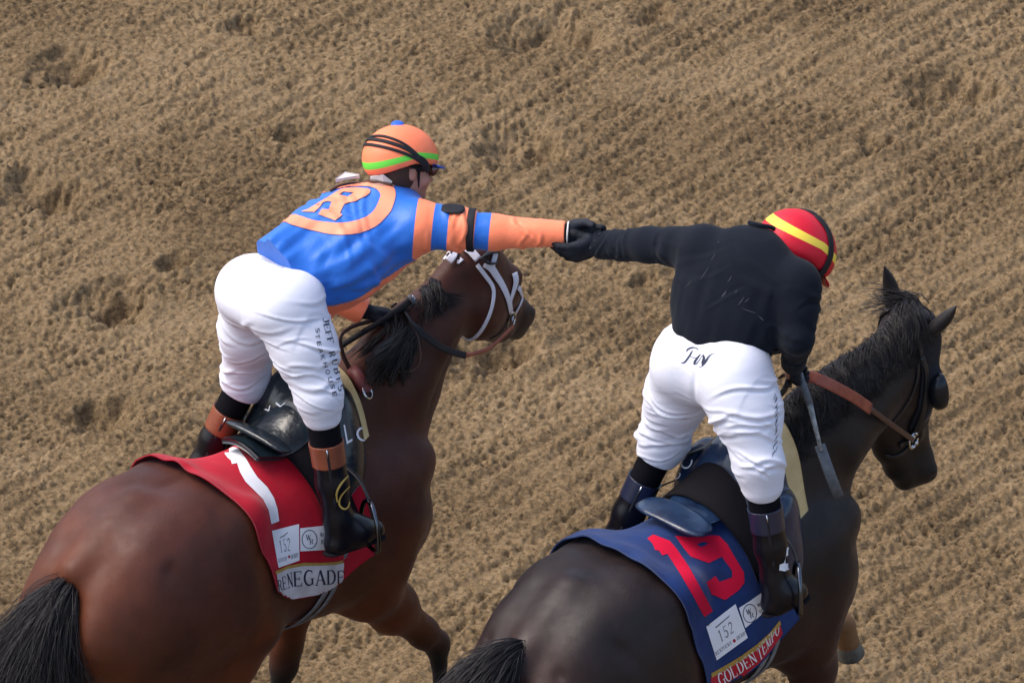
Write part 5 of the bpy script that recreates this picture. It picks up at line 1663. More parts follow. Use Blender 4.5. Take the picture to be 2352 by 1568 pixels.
# ---- white bridle on the bay horse
hd1, hd2 = spec1['head'], spec2['head']
zH = lambda pts: zc(2.613, 1400, 850, pts)
br1 = root('bridle', F1, 'white leather bridle with black rubber reins on bay horse', 'bridle', 'racing bridles')
def pairstrap(nm, G, B, hd, pts, w, mt, r, off=0.005, both=True):
    o, q = strap_on(nm, G, B, pts, w, mt, r, off)
    if both:
        m = mirror(hd, q); fixed = []; ups = []
        for p in m:
            h = B.find_nearest(Vector(p)); fixed.append(np.array(h[0] + h[1] * off)); ups.append(np.array(h[1]))
        tube(nm, np.array(fixed), w, mt, G, r, 10, flat=(w, 0.0025), up=ups)
    return q
cq, _n = trace(F1, B1, [(1018, 582), (1032, 572), (1052, 566), (1076, 574), (1098, 596)], 0.006)
cq = spline(cq - G_cam(F1) * 0.018, 24)
tube('crownpiece', cq, 0.01, M_WSTRAP, F1, br1, 10, flat=(0.014, 0.003), up=-G_cam(F1))
qch = pairstrap('cheekpiece', F1, B1, hd1, zH([(1085, 360), (1150, 400), (1200, 480), (1260, 580), (1310, 700), (1335, 820)]), 0.014, M_WSTRAP, br1)
pairstrap('throatlatch', F1, B1, hd1, zH([(1015, 372), (1095, 480), (1160, 570), (1175, 660), (1150, 800), (1100, 930), (1030, 1045), (930, 1135)]), 0.008, M_WSTRAP, br1)
pairstrap('browband', F1, B1, hd1, zH([(1190, 250), (1175, 320), (1150, 400)]), 0.012, M_WSTRAP, br1)
pairstrap('noseband', F1, B1, hd1, zH([(1375, 455), (1392, 530), (1360, 640), (1330, 740), (1340, 840)]), 0.013, M_WSTRAP, br1)
pairstrap('noseband', F1, B1, hd1, zH([(1410, 590), (1452, 665), (1435, 745), (1385, 840), (1345, 915)]), 0.009, M_WSTRAP, br1)
pairstrap('chin_strap', F1, B1, hd1, zH([(1335, 840), (1290, 960), (1220, 1050), (1140, 1090)]), 0.008, M_BSTRAP, br1)
ringc, _ = trace(F1, B1, zH([(1322, 905)]), 0.012)
def ringobj(nm, G, c, n, rad, r_, mt, par):
    n = unit(n); u = unit(np.cross(n, P(0, 0, 1))); v = np.cross(n, u)
    return tube(nm, [c + u * rad * math.cos(a) + v * rad * math.sin(a) for a in np.linspace(0, 2 * math.pi, 21)[:-1]], r_, mt, G, par, 8, closed=True)
ringobj('bit_ring', F1, ringc[0], P(0.3, -1, 0), 0.028, 0.0045, M_STEEL, br1)
ringobj('bit_ring', F1, mirror(hd1, ringc)[0], P(0.3, 1, 0), 0.028, 0.0045, M_STEEL, br1)
hl = J1['handL'] + P(0.03, -0.03, 0.01)
rein = [ringc[0] + P(0, -0.01, -0.02), F1.L(1127, 797, -0.14), F1.L(1092, 811, -0.16), F1.L(1068, 816, -0.17)]
tube('rein', spline(rein, 16), 0.007, M_BRREIN, F1, br1, 8, flat=(0.008, 0.003), up=P(0, -1, 0.3))
rub = [F1.L(1068, 816, -0.17), F1.L(1045, 810, -0.18), F1.L(1010, 795, -0.19), F1.L(974, 769, -0.18), F1.L(948, 742, -0.13), hl]
tube('rein', spline(rub, 26), 0.012, M_RUB, F1, br1, 10, flat=(0.013, 0.005), up=P(0, -1, 0.5))
rb_l = [mirror(hd1, ringc)[0], P(0.95, 0.17, 1.62), P(0.75, 0.2, 1.62), P(0.55, 0.16, 1.68), hl + P(0, 0.05, 0)]
tube('rein', spline(rb_l, 24), 0.012, M_RUB, F1, br1, 10, flat=(0.014, 0.005), up=P(0, 1, 0.5))
loop = [hl + P(0.02, -0.02, 0)] + [F1.L(u, v, y) for (u, v, y) in [(942, 742, -.07), (957, 768, -.13), (965, 803, -.16), (963, 830, -.17), (953, 846, -.17), (932, 854, -.17), (905, 851, -.165), (880, 850, -.14), (855, 848, -.08)]]
tube('rein_end', spline(loop, 40), 0.004, M_DBR, F1, br1, 8, flat=(0.004, 0.0025), up=P(0, 0, 1))
tube('rein_end', spline([hl + P(-0.04, 0, 0), F1.L(851, 737, .05), F1.L(805, 752, .04), F1.L(782, 775, .02), F1.L(788, 815, .0), F1.L(803, 845, -.02), F1.L(815, 858, -.03)], 30), 0.008, M_DBR, F1, br1, 8, flat=(0.009, 0.003), up=P(0, -1, 0))
# neck strap with its ring
nk = root('neck_strap', F1, 'reddish leather neck strap with steel ring in black mane', 'neck strap')
def grip_tube(nm, G, pts, rr, mt, par, n=18):
    return tube(nm, spline(pts, n), rr, mt, G, par, 12)
grip_tube('strap', F1, [F1.L(812, 852, -.03), F1.L(822, 862, -.07), F1.L(832, 880, -.10), F1.L(842, 897, -.115)], 0.024, M_PINK, nk)
ringobj('ring', F1, F1.L(844, 900, -.125), P(0.4, -1, 0.6), 0.024, 0.005, M_STEEL, nk)

# ---- black bridle, blinkers and chestnut rein on the dark horse
br2 = root('bridle', F2, 'black bridle with broad chestnut leather rein on dark horse', 'bridle', 'racing bridles')
zE = lambda pts: zc(1.568, 2700, 900, pts)
zF = lambda pts: zc(2.53, 3250, 1200, pts)
V2h, F2h = H2[1], H2[2]
Mh = H2[4]; o2 = hd2['o']; hs2 = hd2['s']
a_ = ((V2h - o2) @ Mh[0]) / hs2; b_ = ((V2h - o2) @ Mh[1]) / hs2; c_ = ((V2h - o2) @ Mh[2]) / hs2
N2 = vnormals(V2h, F2h)
inh = (np.abs(c_) < 0.16) & (a_ > -0.035) & (a_ < 0.36) & (b_ < 0.115 + 0.10 * np.clip(a_, 0, 1) - 0.0 * a_) & (b_ > -0.1) & (V2h[:, 2] > 1.0)
fs = inh[F2h].all(1)
used = np.unique(F2h[fs]); mp = -np.ones(len(V2h), int); mp[used] = np.arange(len(used))
bh = mesh_obj('blinker_hood', V2h[used] + N2[used] * 0.007, mp[F2h[fs]], M_FUZZ, F2, None)
tag(bh, 'black cloth blinker hood with eye cup on dark horse', 'blinkers')
sm = bh.modifiers.new('thickness', 'SOLIDIFY'); sm.thickness = 0.004; sm.offset = -1
def Hh(a, b, c): return o2 + (Mh[0] * a + Mh[1] * b + Mh[2] * c) * hs2
for s in (-1, 1):
    c = Hh(0.215, 0.050, s * 0.120)
    f = Field(c - 0.13, c + 0.13, 0.004)
    f.ell(c, (0.074, 0.048, 0.040), Mh, k=0)
    f.ell(c, (0.064, 0.038, 0.030), Mh, k=0, cut=True)
    f.ell(c - Mh[1] * 0.070, (0.14, 0.065, 0.14), Mh, k=0, cut=True)
    f.ell(c - Mh[2] * s * 0.075, (0.14, 0.14, 0.062), Mh, k=0, cut=True)
    Vc, Fc = f.mesh(1)
    mesh_obj('eye_cup', Vc, Fc, M_LEATH, F2, bh)
pairstrap('crownpiece', F2, B2, hd2, zF([(360, 0), (430, 60), (470, 140), (490, 240), (500, 340)]), 0.008, M_BSTRAP, br2, 0.012)
pairstrap('cheekpiece', F2, B2, hd2, zF([(500, 340), (545, 500), (540, 700), (510, 900), (450, 1080)]), 0.011, M_BSTRAP, br2, 0.013)
pairstrap('noseband', F2, B2, hd2, zF([(590, 880), (530, 960), (450, 1080), (370, 1150), (300, 1180)]), 0.010, M_BSTRAP, br2, 0.008)
pairstrap('chin_strap', F2, B2, hd2, zF([(400, 1180), (340, 1250), (250, 1290), (180, 1270)]), 0.007, M_BSTRAP, br2, 0.006)
pairstrap('throatlatch', F2, B2, hd2, zF([(480, 400), (470, 560), (400, 750), (300, 900), (200, 1000)]), 0.006, M_BSTRAP, br2, 0.006)
rc2, _ = trace(F2, B2, zF([(425, 1120)]), 0.014)
ringobj('bit_ring', F2, rc2[0], P(0.2, -1, 0), 0.030, 0.005, M_STEEL, br2)
ringobj('bit_ring', F2, mirror(hd2, rc2)[0], P(0.2, 1, 0), 0.030, 0.005, M_STEEL, br2)
for q in ([(455, 1150)], [(405, 1195)], [(465, 1055)], [(430, 1090)]):
    bq, nq = trace(F2, B2, zF(q), 0.010)
    f = Field(bq[0] - 0.03, bq[0] + 0.03, 0.004); f.ell(bq[0], (0.010, 0.010, 0.012), k=0); vv, ff = f.mesh(1)
    mesh_obj('buckle', vv, ff, M_STEEL, F2, br2)
hr = J2['handR'] + P(0.0, -0.01, -0.01)
zG = lambda pts: zc(5.2275, 2800, 1300, pts)
rb = [(1849, 866), (1866, 866), (1888, 874), (1927, 893), (1966, 915), (2000, 939)]
broad = [F2.L(u, v, y) for (u, v), y in zip(rb, (-.10, -.13, -.16, -.185, -.185, -.175))]
tube('rein', spline(broad, 30), 0.015, M_BRREIN, F2, br2, 10, flat=(0.021, 0.003), up=P(-0.2, -1, 0.55))
thin = [broad[-1] + P(0, 0.0, 0), F2.L(2028, 960, -.15), F2.L(2060, 983, -.13), rc2[0]]
tube('rein', spline(thin, 16), 0.010, M_DBR, F2, br2, 8, flat=(0.011, 0.003), up=P(-0.2, -1, 0.5))
tube('rein', spline([mirror(hd2, rc2)[0], P(0.72, 0.2, 1.52), P(0.45, 0.17, 1.70), hr + P(0, 0.05, 0)], 20), 0.01, M_DBR, F2, br2, 8, flat=(0.012, 0.003), up=P(0, 1, 0.5))
tube('rein_end', spline([hr + P(-0.01, 0, -.02), F2.L(1812, 872, -.10), F2.L(1802, 895, -.10), F2.L(1785, 912, -.09), F2.L(1765, 925, -.06), F2.L(1700, 990, .0)], 26), 0.008, M_BSTRAP, F2, br2, 8, flat=(0.014, 0.003), up=P(0, -1, 0.2))
tube('rein_end', spline([F2.L(1668, 1008, .06), F2.L(1640, 1020, .10), F2.L(1612, 1030, .14), F2.L(1585, 1040, .18)], 14), 0.008, M_BSTRAP, F2, br2, 8, flat=(0.014, 0.003), up=P(0, 0, 1))

# ---- whips
w1 = root('riding_whip', F1, 'black riding whip with silver cap in left rider\'s gloved hand', 'whip')
wa, wb = F1.L(943, 690, -0.02), F1.L(546, 968, 0.30)
tube('shaft', spline([wa, F1.L(900, 722, .0), F1.L(770, 803, .08), F1.L(645, 893, .22), wb], 30), [0.013] * 8 + [0.011] * 8 + [0.009] * 40, M_RUB, F1, w1, 10)
capd = unit(wa - F1.L(900, 722, .0))
tube('cap', [wa - capd * 0.004, wa + capd * 0.012], 0.019, M_POP, F1, w1, 14)
tube('cap_ring', [wa + capd * 0.012, wa + capd * 0.016], 0.013, M_STEEL, F1, w1, 14)
w2 = root('riding_whip', F2, 'grey riding whip with flat popper held against dark horse', 'whip')
p0, p1_, p2_, p3_ = F2.L(1836, 858, -.13), F2.L(1860, 928, -.20), F2.L(1886, 1035, -.29), F2.L(1926, 1140, -.35)
tube('handle', [p0, lerp(p0, p1_, .5), p1_], 0.013, M_POP, F2, w2, 12)
tube('shaft', [p1_, lerp(p1_, p2_, .5), p2_], [0.011, 0.0085, 0.0065], M_WHIPG, F2, w2, 12)
tube('popper', [p2_ - unit(p2_ - p1_) * 0.02, lerp(p2_, p3_, .5), p3_], 0.012, M_POP, F2, w2, 10, flat=(0.019, 0.005), up=P(-0.6, -0.6, 0.5))
# ------------------------------------------------------------ marks on the riders
shirt1, pants1 = R1[3], R1[2]
SB1, PB1, PB2 = bvh_of(shirt1), bvh_of(pants1), bvh_of(R2[2])
zS = lambda pts: zc(3.337, 1050, 430, pts)
def rnd(pl, n=90):
    q = np.array(pl + [pl[0]], float)
    return [tuple(p) for p in spline([(a, b, 0) for a, b in q], n)[:-1, :2]]
M_SILKPRINT = mat('orange_print', (0.90, 0.27, 0.15), 0.5, 0.35)
stick_poly('ring_print', [zS(rnd([(-60, 1380), (60, 1345), (150, 1385), (400, 1450), (640, 1500), (820, 1505), (1000, 1480), (1180, 1410), (1300, 1310), (1390, 1200), (1440, 1050), (1440, 960), (1400, 890), (1330, 860), (1150, 850), (950, 870), (800, 890), (640, 935), (480, 950), (250, 1050), (50, 1180), (-80, 1300)])),
                          zS(rnd([(205, 1255), (120, 1240), (300, 1100), (450, 1020), (560, 980), (660, 950), (800, 915), (900, 905), (1060, 900), (1190, 925), (1250, 985), (1250, 1050), (1190, 1180), (1100, 1270), (950, 1330), (780, 1358), (600, 1350), (400, 1320)]))], SB1, M_SILKPRINT, F1, shirt1, 0.003, 4)
stick_poly('letter_print', [zS([(270, 1218), (430, 1228), (500, 1162), (540, 1105), (600, 1090), (648, 1100), (610, 1190), (530, 1190), (478, 1250), (690, 1332), (780, 1262), (750, 1240), (805, 1125), (860, 1108), (945, 1090), (1060, 1030), (1120, 992), (1135, 955), (1105, 932), (960, 918), (800, 930), (740, 950), (620, 1030), (480, 1110), (360, 1185)]),
                            zS([(740, 1010), (800, 970), (920, 985), (850, 1035)])], SB1, M_SILKPRINT, F1, shirt1, 0.0036, 4)
zP = lambda pts: zc(1.96, 700, 900, pts)
serif('sponsor_print', "JEFF", zP([(580, 84), (645, 110), (630, 147), (566, 120)]), PB1, M_INK, F1, pants1, 0.0016, 6)
serif('sponsor_print', "RUBY'S", zP([(652, 112), (752, 158), (736, 200), (640, 152)]), PB1, M_INK, F1, pants1, 0.0016, 6)
M_PALEINK = mat('pale_ink', (0.32, 0.33, 0.40), 0.7, 0.3)
stick_text('sponsor_print', 'STEAKHOUSE', zP([(555, 122), (722, 194), (714, 214), (547, 142)]), PB1, M_PALEINK, F1, pants1, 0.0016, 0.3)
for i, (ch, x, y) in enumerate([('S', 962, 664), ('T', 960, 708), ('E', 972, 762), ('A', 986, 812), ('K', 1000, 862), ('H', 1018, 916), ('O', 1035, 968), ('U', 1054, 1024), ('S', 1072, 1076), ('E', 1086, 1130)]):
    d = (0.22, 1.0)   # reading direction, down the thigh
    w, h = 17, 15
    c = (x, y)
    quad = [(c[0] + h + d[0] * -w, c[1] - w - 3), (c[0] + h + d[0] * w, c[1] + w - 3), (c[0] - h + d[0] * w, c[1] + w + 3), (c[0] - h - d[0] * w, c[1] - w + 3)]
    stick_text('sponsor_print', ch, zP(quad), PB1, M_INK, F1, pants1, 0.0016, 0.3)
for i, (ch, x, y) in enumerate([('J', 1022, 592), ('E', 1030, 640), ('F', 1042, 690), ('F', 1055, 738), ('R', 1070, 840), ('U', 1088, 900), ('B', 1104, 962), ('Y', 1118, 1022), ('S', 1132, 1090)]):
    w, h = 24, 21
    quad = [(x + h - 6, y - w - 6), (x + h + 6, y + w - 10), (x - h + 6, y + w), (x - h - 6, y - w + 4)]
    serif('sponsor_print', ch, zP(quad), PB1, M_INK, F1, pants1, 0.0016, 6)
zW = lambda pts: zc(7.35, 2480, 1220, pts)
M_INK2 = mat('blue_ink', (0.10, 0.16, 0.30), 0.7, 0.3)
M_RINK2 = mat('rose_ink', (0.42, 0.16, 0.25), 0.7, 0.3)
stick_text('sponsor_print', 'equi', zW([(895, 300), (1205, 330), (1195, 410), (885, 385)]), PB2, M_INK2, F2, R2[2], 0.0016, 0.3)
stick_text('sponsor_print', 'win', zW([(1215, 335), (1475, 370), (1465, 445), (1205, 410)]), PB2, M_RINK2, F2, R2[2], 0.0016, 0.3)
def stroke(pts, ws):
    p = spline([(a, b, 0) for a, b in pts], 22)[:, :2]
    w = np.interp(np.linspace(0, 1, len(p)), np.linspace(0, 1, len(ws)), ws)
    t = np.gradient(p, axis=0); t /= np.linalg.norm(t, axis=1, keepdims=True) + 1e-9
    n = np.stack([-t[:, 1], t[:, 0]], 1)
    return [tuple(q) for q in p + n * w[:, None] / 2] + [tuple(q) for q in (p - n * w[:, None] / 2)[::-1]]
mono = [([(540, 1022), (630, 1020), (720, 920), (800, 800), (865, 690)], [10, 36, 44, 44, 22]),
        ([(690, 720), (740, 650), (850, 612), (950, 620), (1030, 670)], [16, 40, 40, 22, 30]),
        ([(790, 850), (880, 885), (1010, 885)], [10, 18, 10]),
        ([(1090, 790), (1010, 880), (930, 990), (900, 1070)], [16, 50, 60, 30]),
        ([(900, 1070), (990, 1030), (1090, 900), (1150, 815)], [30, 22, 14, 16]),
        ([(1160, 810), (1180, 900), (1150, 1000), (1130, 1090)], [40, 70, 70, 40]),
        ([(1130, 1085), (1220, 980), (1320, 840), (1480, 755)], [34, 40, 24, 8]),
        ([(1040, 1152), (1140, 1110), (1240, 1010), (1360, 840)], [8, 22, 18, 8])]
for p_, w_ in mono:
    stick_poly('monogram', [zW(stroke(p_, w_))], PB2, M_INK, F2, R2[2], 0.0017, 5)
stick_poly('sponsor_print', [zW(stroke([(1040, 240), (1150, 270), (1250, 230), (1330, 195), (1450, 190)], [4, 16, 16, 12, 4]))], PB2, M_RINK2, F2, R2[2], 0.0016, 5)
zT = lambda pts: zc(5.225, 2800, 1450, pts)
for p_ in ([(560, 130), (540, 215), (515, 265)], [(575, 180), (560, 280), (530, 325)], [(600, 200), (575, 270), (555, 300)], [(600, 310), (575, 380), (535, 440)], [(575, 370), (590, 430)], [(610, 390), (585, 460), (548, 510)], [(610, 470), (580, 540), (552, 600)],
           [(605, 560), (585, 640), (560, 700)], [(600, 640), (570, 700), (555, 780)], [(605, 720), (580, 790), (565, 860)], [(600, 820), (575, 880), (548, 940)], [(600, 940), (575, 1000), (545, 1060)], [(600, 1040), (565, 1110), (530, 1160)], [(560, 1110), (520, 1170), (515, 1225)],
           [(600, 1160), (560, 1260), (490, 1310)], [(550, 1240), (510, 1320), (492, 1385)]):
    stick_poly('side_print', [zT(stroke(p_, [6, 12, 6]))], PB2, M_INK, F2, R2[2], 0.0017, 5)
# dirt marks on the black jersey
SBK = bvh_of(R2[3])
M_DUST = mat('dust_mark', (0.040, 0.044, 0.052), 0.9, 0.2)
zJ = lambda pts: zc(1.96, 1900, 700, pts)
for (x0, y0, x1, y1, w) in [(1535, 490, 1500, 545, 6), (1485, 590, 1425, 680, 7), (1655, 655, 1625, 700, 9), (1615, 765, 1580, 810, 16), (1745, 810, 1700, 870, 9), (1785, 815, 1750, 850, 8), (1730, 895, 1830, 930, 8), (1850, 950, 1890, 985, 12), (1360, 690, 1310, 740, 6), (1560, 400, 1550, 415, 6), (1690, 760, 1680, 780, 8)]:
    stick_poly('dust_streak', [zJ(stroke([(x0, y0), ((x0 + x1) / 2 + 3, (y0 + y1) / 2), (x1, y1)], [w * .3, w, w * .4]))], SBK, M_DUST, F2, R2[3], 0.0015, 6)

# armband, goggles, collar, pompom on the left rider
J = J1
ad = unit(J['wriR'] - J['shR']); u1 = unit(np.cross(ad, P(0, 0, 1))); v1 = np.cross(ad, u1)
cb = lerp(J['shR'], J['wriR'], 0.352)
def arm_ring(c, d, bvh, off, n=28):
    out, ups = [], []
    a_ = unit(np.cross(d, P(0, 0, 1))); b_ = np.cross(d, a_)
    for t in np.linspace(0, 2 * math.pi, n + 1)[:-1]:
        k = a_ * math.cos(t) + b_ * math.sin(t)
        h = bvh.ray_cast(Vector(c + k * 0.25), Vector(-k))
        p = np.array(h[0]) + k * off if h[0] is not None else c + k * 0.07
        out.append(p); ups.append(k)
    return out, ups
pr, ur = arm_ring(cb, ad, SB1, 0.003)
tube('armband', pr, 0.01, M_STRAP, F1, shirt1, 10, flat=(0.013, 0.003), up=ur, closed=True)
pb = [np.array(pr[i]) for i in range(len(pr))]
top = max(pr, key=lambda p: p[2])
slab('arm_pocket', top + P(-0.045, 0.048, 0.010), ad, u1, v1 if v1[2] > 0 else -v1, (0.044, 0.034, 0.007), M_STRAP, F1, shirt1)
up, face = unit(sp1['up']), sp1['face']; face = unit(face - up * np.dot(face, up)); sdv = np.cross(up, face)
hc = J['head']
for s in (-1, 1):
    f = Field(hc - 0.2, hc + 0.2, 0.005)
    c = hc + face * 0.098 + sdv * s * 0.036 - up * 0.018
    f.ell(c, (0.022, 0.036, 0.030), np.array([face, sdv, up]), k=0)
    Vg, Fg = f.mesh(1); mesh_obj('goggle_lens', Vg, Fg, M_LENS, F1, hp1)
sideg = [hc - up * 0.018 + face * (0.095 * math.cos(t)) + sdv * (0.082 * math.sin(t)) for t in np.linspace(-1.75, 1.75, 25)]
tube('goggle_frame', sideg, 0.006, M_STRAP, F1, hp1, 8, flat=(0.012, 0.004), up=[unit(p - hc) for p in sideg])
up2, face2 = unit(sp2['up']), unit(sp2['face']); face2 = unit(face2 - up2 * np.dot(face2, up2)); sd2_ = np.cross(up2, face2)
hc2 = J2['head']
for s in (-1, 1):
    f = Field(hc2 - 0.2, hc2 + 0.2, 0.005)
    f.ell(hc2 + face2 * 0.098 + sd2_ * s * 0.036 - up2 * 0.018, (0.022, 0.036, 0.030), np.array([face2, sd2_, up2]), k=0)
    Vg, Fg = f.mesh(1); mesh_obj('goggle_lens', Vg, Fg, M_LENS, F2, hp2)
# chin straps
for (G, hp, hcx, u_, f_, s_) in ((F1, hp1, hc, up, face, sdv), (F2, hp2, hc2, up2, face2, sd2_)):
    pts = [hcx + s_ * k * 0.080 + f_ * (0.02 + 0.045 * (1 - abs(k))) - u_ * (0.02 + 0.115 * (1 - abs(k)) ** 0.6) for k in np.linspace(-1, 1, 17)]
    tube('chin_strap', pts, 0.006, M_STRAP, G, hp, 8, flat=(0.008, 0.003), up=f_)
f = Field(hc - 0.25, hc + 0.25, 0.005)
f.ell(hp1 and pt1(math.radians(7), math.radians(170)), (0.024, 0.024, 0.010), k=0)
Vg, Fg = f.mesh(1); mesh_obj('pompom', Vg, Fg, M_BLUE, F1, hp1)
# collar flaps
def flap(nm, pts, mt, parent, G, th=0.004):
    p = np.array(pts); c = p.mean(0)
    n = unit(np.cross(p[1] - p[0], p[2] - p[0]))
    V = np.concatenate([p, p - n * th]); k = len(p)
    F = [tuple(range(k)), tuple(range(2 * k - 1, k - 1, -1))] + [(i, i + k, (i + 1) % k + k, (i + 1) % k) for i in range(k)]
    return mesh_obj(nm, V, F, mt, G, parent, smooth=False)
def q1(x, y, lift=0.012):
    a, n = trace(F1, SB1, zS([(x, y + 60)]), lift); return a[0] + P(0.02, 0.02, 0.012)
base = [q1(700, 900, .006), q1(820, 860, .006), q1(1000, 840, .006)]
flap('collar', [base[0], base[1], base[2], base[2] + P(0, 0, .012), base[1] + P(-.0, .0, .028), base[0] + P(0.0, 0, .014)], M_GREYW, shirt1, F1)
base = [q1(1130, 850, .006), q1(1290, 880, .006), q1(1400, 890, .006)]
flap('collar', [base[0], base[1], base[2], base[2] + P(0, 0, .004), base[1] + P(0.0, -.0, .030), base[0] + P(0, 0, .012)], M_GREYW, shirt1, F1)
cs, cn = trace(F1, SB1, zS([(640, 970), (720, 925), (820, 890), (920, 868), (1000, 855), (1130, 855), (1260, 868), (1400, 900)]), 0.007)
tube('neck_cord', spline(cs, 30), 0.006, M_DBR, F1, shirt1, 8)
# collar of the black jersey
cs, cn = trace(F2, SBK, zJ([(1780, 285), (1850, 302), (1950, 325), (2040, 360), (2120, 400)]), 0.010)
tube('collar', spline(cs, 24), 0.008, M_BLACKCLOTH, F2, R2[3], 10)
# right cuff trim and boot marks
pr, ur = arm_ring(J1['wriR'] + ad * 0.004, ad, SB1, 0.002)
tube('glove_cuff', [lerp(J1['wriR'] + ad * 0.008, p + ad * 0.008, 0.60) for p in pr], 0.01, M_GREYW, F1, R1[0], 8, flat=(0.003, 0.002), up=ur, closed=True)
pr, ur = arm_ring(lerp(J2['elbR'], J2['wriR'], 0.25), unit(J2['wriR'] - J2['elbR']), SBK, 0.003)
tube('armband', pr, 0.01, M_STRAP, F2, R2[3], 10, flat=(0.018, 0.003), up=ur, closed=True)
boots1 = [o for o in R1[0].children if o.name.startswith('boot')]
bo = boots1[-1]; BB = bvh_of(bo)
zL = lambda pts: zc(2.851, 1150, 1600, pts)
for p_, w_ in (([(470, 490), (370, 600), (320, 700), (325, 800)], [10, 22, 20, 14]), ([(460, 630), (370, 730), (345, 820), (395, 875), (445, 840), (465, 700)], [10, 16, 20, 20, 16, 10])):
    stick_poly('boot_emblem', [zL(stroke(p_, w_))], BB, M_GOLDL, F1, bo, 0.002, 7)
boots2 = [o for o in R2[0].children if o.name.startswith('boot')]
bo = boots2[-1]; BB = bvh_of(bo)
stick_poly('boot_emblem', [zc(1.823, 2700, 1700, [(455, 640), (468, 640), (470, 790), (440, 803), (404, 795), (406, 757), (436, 745), (448, 700)])], BB, M_WHT, F2, bo, 0.002, 6)

# ------------------------------------------------------------ manes, tails
def rnd_strands(n, seed, fn):
    rg = np.random.default_rng(seed)
    return [fn(rg) for _ in range(n)]

def bez(p, n=9):
    return spline(p, n)

def tail(G, dock, dirs, spread, label_parent, seed, n=2600, shear=0.0):
    def one(rg):
        a = rg.normal(size=3); a /= np.linalg.norm(a) + 1e-9
        e = rg.uniform(0, 1) ** 0.5
        k = rg.uniform(0, 1)
        p0 = dock[0] * (1 - k) + dock[1] * k + a * 0.024
        pts = [p0]
        L_ = rg.uniform(0.75, 1.05)
        cl = rg.integers(0, 26); cr = np.random.default_rng(int(cl) + seed * 100).normal(size=3) * 0.5
        for i, (d, s_) in enumerate(zip(dirs, spread)):
            pts.append(p0 + (d * L_ + (a * e * 0.75 + cr * 0.45) * s_ + rg.normal(size=3) * 0.012 * i))
        return bez(pts, 12)
    return hair('tail', rnd_strands(n, seed, one), M_HAIR, G, label_parent, 0.0013, seed)
dk1 = (P(-1.185, 0, 1.375), P(-1.235, 0.0, 1.335))
tail(F1, dk1, [P(-0.08, -0.01, -0.04), P(-0.17, -0.01, -0.15), P(-0.24, -0.01, -0.36), P(-0.28, -0.01, -0.66)], [0.05, 0.10, 0.17, 0.20], H1[0], 3, 7000)
dz = 0.12 * (-1.165 + 0.1)
dk2 = (P(-1.13, 0, 1.345), P(-1.19, 0.0, 1.31))
tail(F2, dk2, [P(-0.10, 0.02, -0.02), P(-0.20, 0.05, -0.12), P(-0.29, 0.07, -0.34), P(-0.33, 0.07, -0.66)], [0.05, 0.10, 0.15, 0.18], H2[0], 4, 6000)
for (dk, G, Hr) in ((dk1, F1, H1), (dk2, F2, H2)):
    f = Field(dk[1] - 0.25, dk[1] + 0.25, 0.008)
    f.chain([dk[0] + P(0.05, 0, -0.01), dk[1], dk[1] + P(-0.08, 0.01, -0.08)], [0.045, 0.036, 0.022], 0.03)
    Vd, Fd = f.mesh(1); mesh_obj('dock', Vd, Fd, M_HAIR, G, Hr[0])

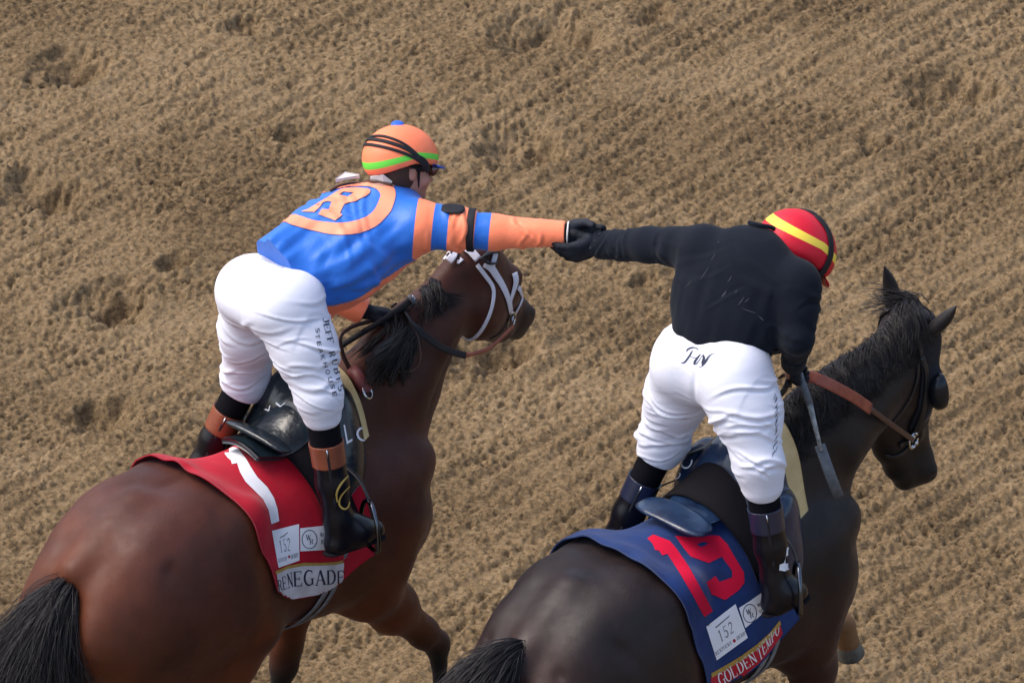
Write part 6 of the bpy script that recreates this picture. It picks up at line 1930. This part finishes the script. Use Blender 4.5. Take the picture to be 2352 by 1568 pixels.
def crest(G, B, pts):
    """crest line of a neck: highest points of the mesh above x positions between two ends"""
    out = []
    for p in pts:
        h = B.ray_cast(Vector((p[0], p[1], p[2] + 0.4)), Vector((0, 0, -1)))
        out.append(np.array(h[0]) if h[0] is not None else p)
    return np.array(out)
def mane(G, Hr, hd, x0, x1, side, n, length, seed, bunch=None, wild=0.3, extra=None):
    xs = np.linspace(x0, x1, 30)
    cr = crest(G, Hr[5], [P(x, 0, 2.2) for x in xs])
    for _ in range(3): cr[1:-1] = (cr[:-2] + cr[1:-1] * 2 + cr[2:]) / 4
    def one(rg):
        t = rg.uniform(0, 29); i = min(int(t), 28); p = cr[i] * (1 - t + i) + cr[i + 1] * (t - i)
        p = p + P(0, rg.normal() * 0.010, -0.006)
        L_ = length * rg.uniform(0.6, 1.1) * (1 + 0.25 * math.sin(t * 1.7))
        cl = math.sin(t * 2.6 + seed) * 0.5 + math.sin(t * 5.1) * 0.3
        out = side * (0.8 + 0.2 * rg.uniform(-1, 1))
        if bunch is not None and p[0] < bunch[3]:
            c = P(*bunch[:3]); q = c + rg.normal(size=3) * 0.018
            e = q + P(rg.normal() * 0.09 - 0.02, rg.normal() * 0.03 - 0.05, -0.10 - rg.uniform(0, 0.20))
            return bez([p, lerp(p, q, 0.5) + P(0, -0.01, 0.02), q, lerp(q, e, 0.55) + rg.normal(size=3) * 0.012, e], 12)
        pts = [p, p + P(-0.02 + 0.02 * cl, out * 0.03, 0.012) , p + P(-0.03 + 0.05 * cl, out * 0.075, -L_ * 0.35), p + P(-0.03 + 0.10 * cl + rg.normal() * 0.01, out * 0.10, -L_ * 0.75), p + P(-0.02 + 0.14 * cl + rg.normal() * 0.02, out * 0.115 + rg.normal() * 0.01, -L_)]
        if rg.uniform() < wild * 0.3:
            pts = [p, p + P(-0.04, out * 0.02, 0.05), p + P(-0.09, out * 0.05, 0.06), p + P(-0.13, out * 0.08, 0.03)]
        # keep the strands outside the neck
        pts = np.array(bez(pts, 10))
        for j in range(1, len(pts)):
            h = Hr[5].find_nearest(Vector(pts[j]))
            dd = pts[j] - np.array(h[0])
            if np.dot(dd, np.array(h[1])) < 0.008:
                pts[j] = np.array(h[0]) + np.array(h[1]) * (0.005 + 0.010 * rg.uniform())
        return pts
    return hair('mane', rnd_strands(n, seed, one) + (extra or []), M_HAIR, G, Hr[0], 0.0012, seed)
hb = J1['handL']
def fan(rg):
    t = rg.uniform(); k = rg.uniform(0.35, 1.0)
    p = hb + P(0.0, -0.05, -0.035) + rg.normal(size=3) * 0.02
    cl = 0.5 * math.sin(t * 19)
    e = F1.L(842 + 100 * t + 8 * cl, 780 + 85 * k + 12 * math.sin(t * 23), -0.13 + 0.04 * rg.normal())
    m = lerp(p, e, 0.45) + P(0.0, -0.04, 0.02 + 0.01 * cl)
    return bez([p, m, e, e + P(0.01 * rg.normal(), -0.0, -0.03)], 10)
mane(F1, H1, spec1['head'], 0.10, poll1[0] - 0.24, -1, 2800, 0.06, 5, wild=0.0, bunch=(hb[0] + 0.02, hb[1] - 0.05, hb[2] - 0.04, 0.50), extra=rnd_strands(2200, 15, fan))
mane(F2, H2, spec2['head'], 0.12, poll2[0] - 0.04, -1, 6000, 0.09, 6, wild=0.15)
# forelock of the dark horse blown back between the ears
def fl(rg):
    p = poll2 + P(-0.03, 0.02, 0.03) + rg.normal(size=3) * 0.02
    c = int(rg.integers(0, 5)); d = P(-0.05, 0.11, 0.02) + P(*[(-0.01, 0.0, 0.055), (-0.04, 0.0, 0.0), (0.02, 0.01, 0.03), (-0.05, -0.03, 0.035), (-0.01, 0.02, -0.03)][c]) + rg.normal(size=3) * 0.009
    k = rg.uniform(0.5, 1.1)
    return bez([p, p + d * 0.4 * k + P(0, 0, 0.02), p + d * 0.9 * k, p + d * 1.35 * k + P(0, 0, -0.03)], 9)
hair('forelock', rnd_strands(150, 8, fl), M_HAIR, F2, H2[0], 0.0018, 8)
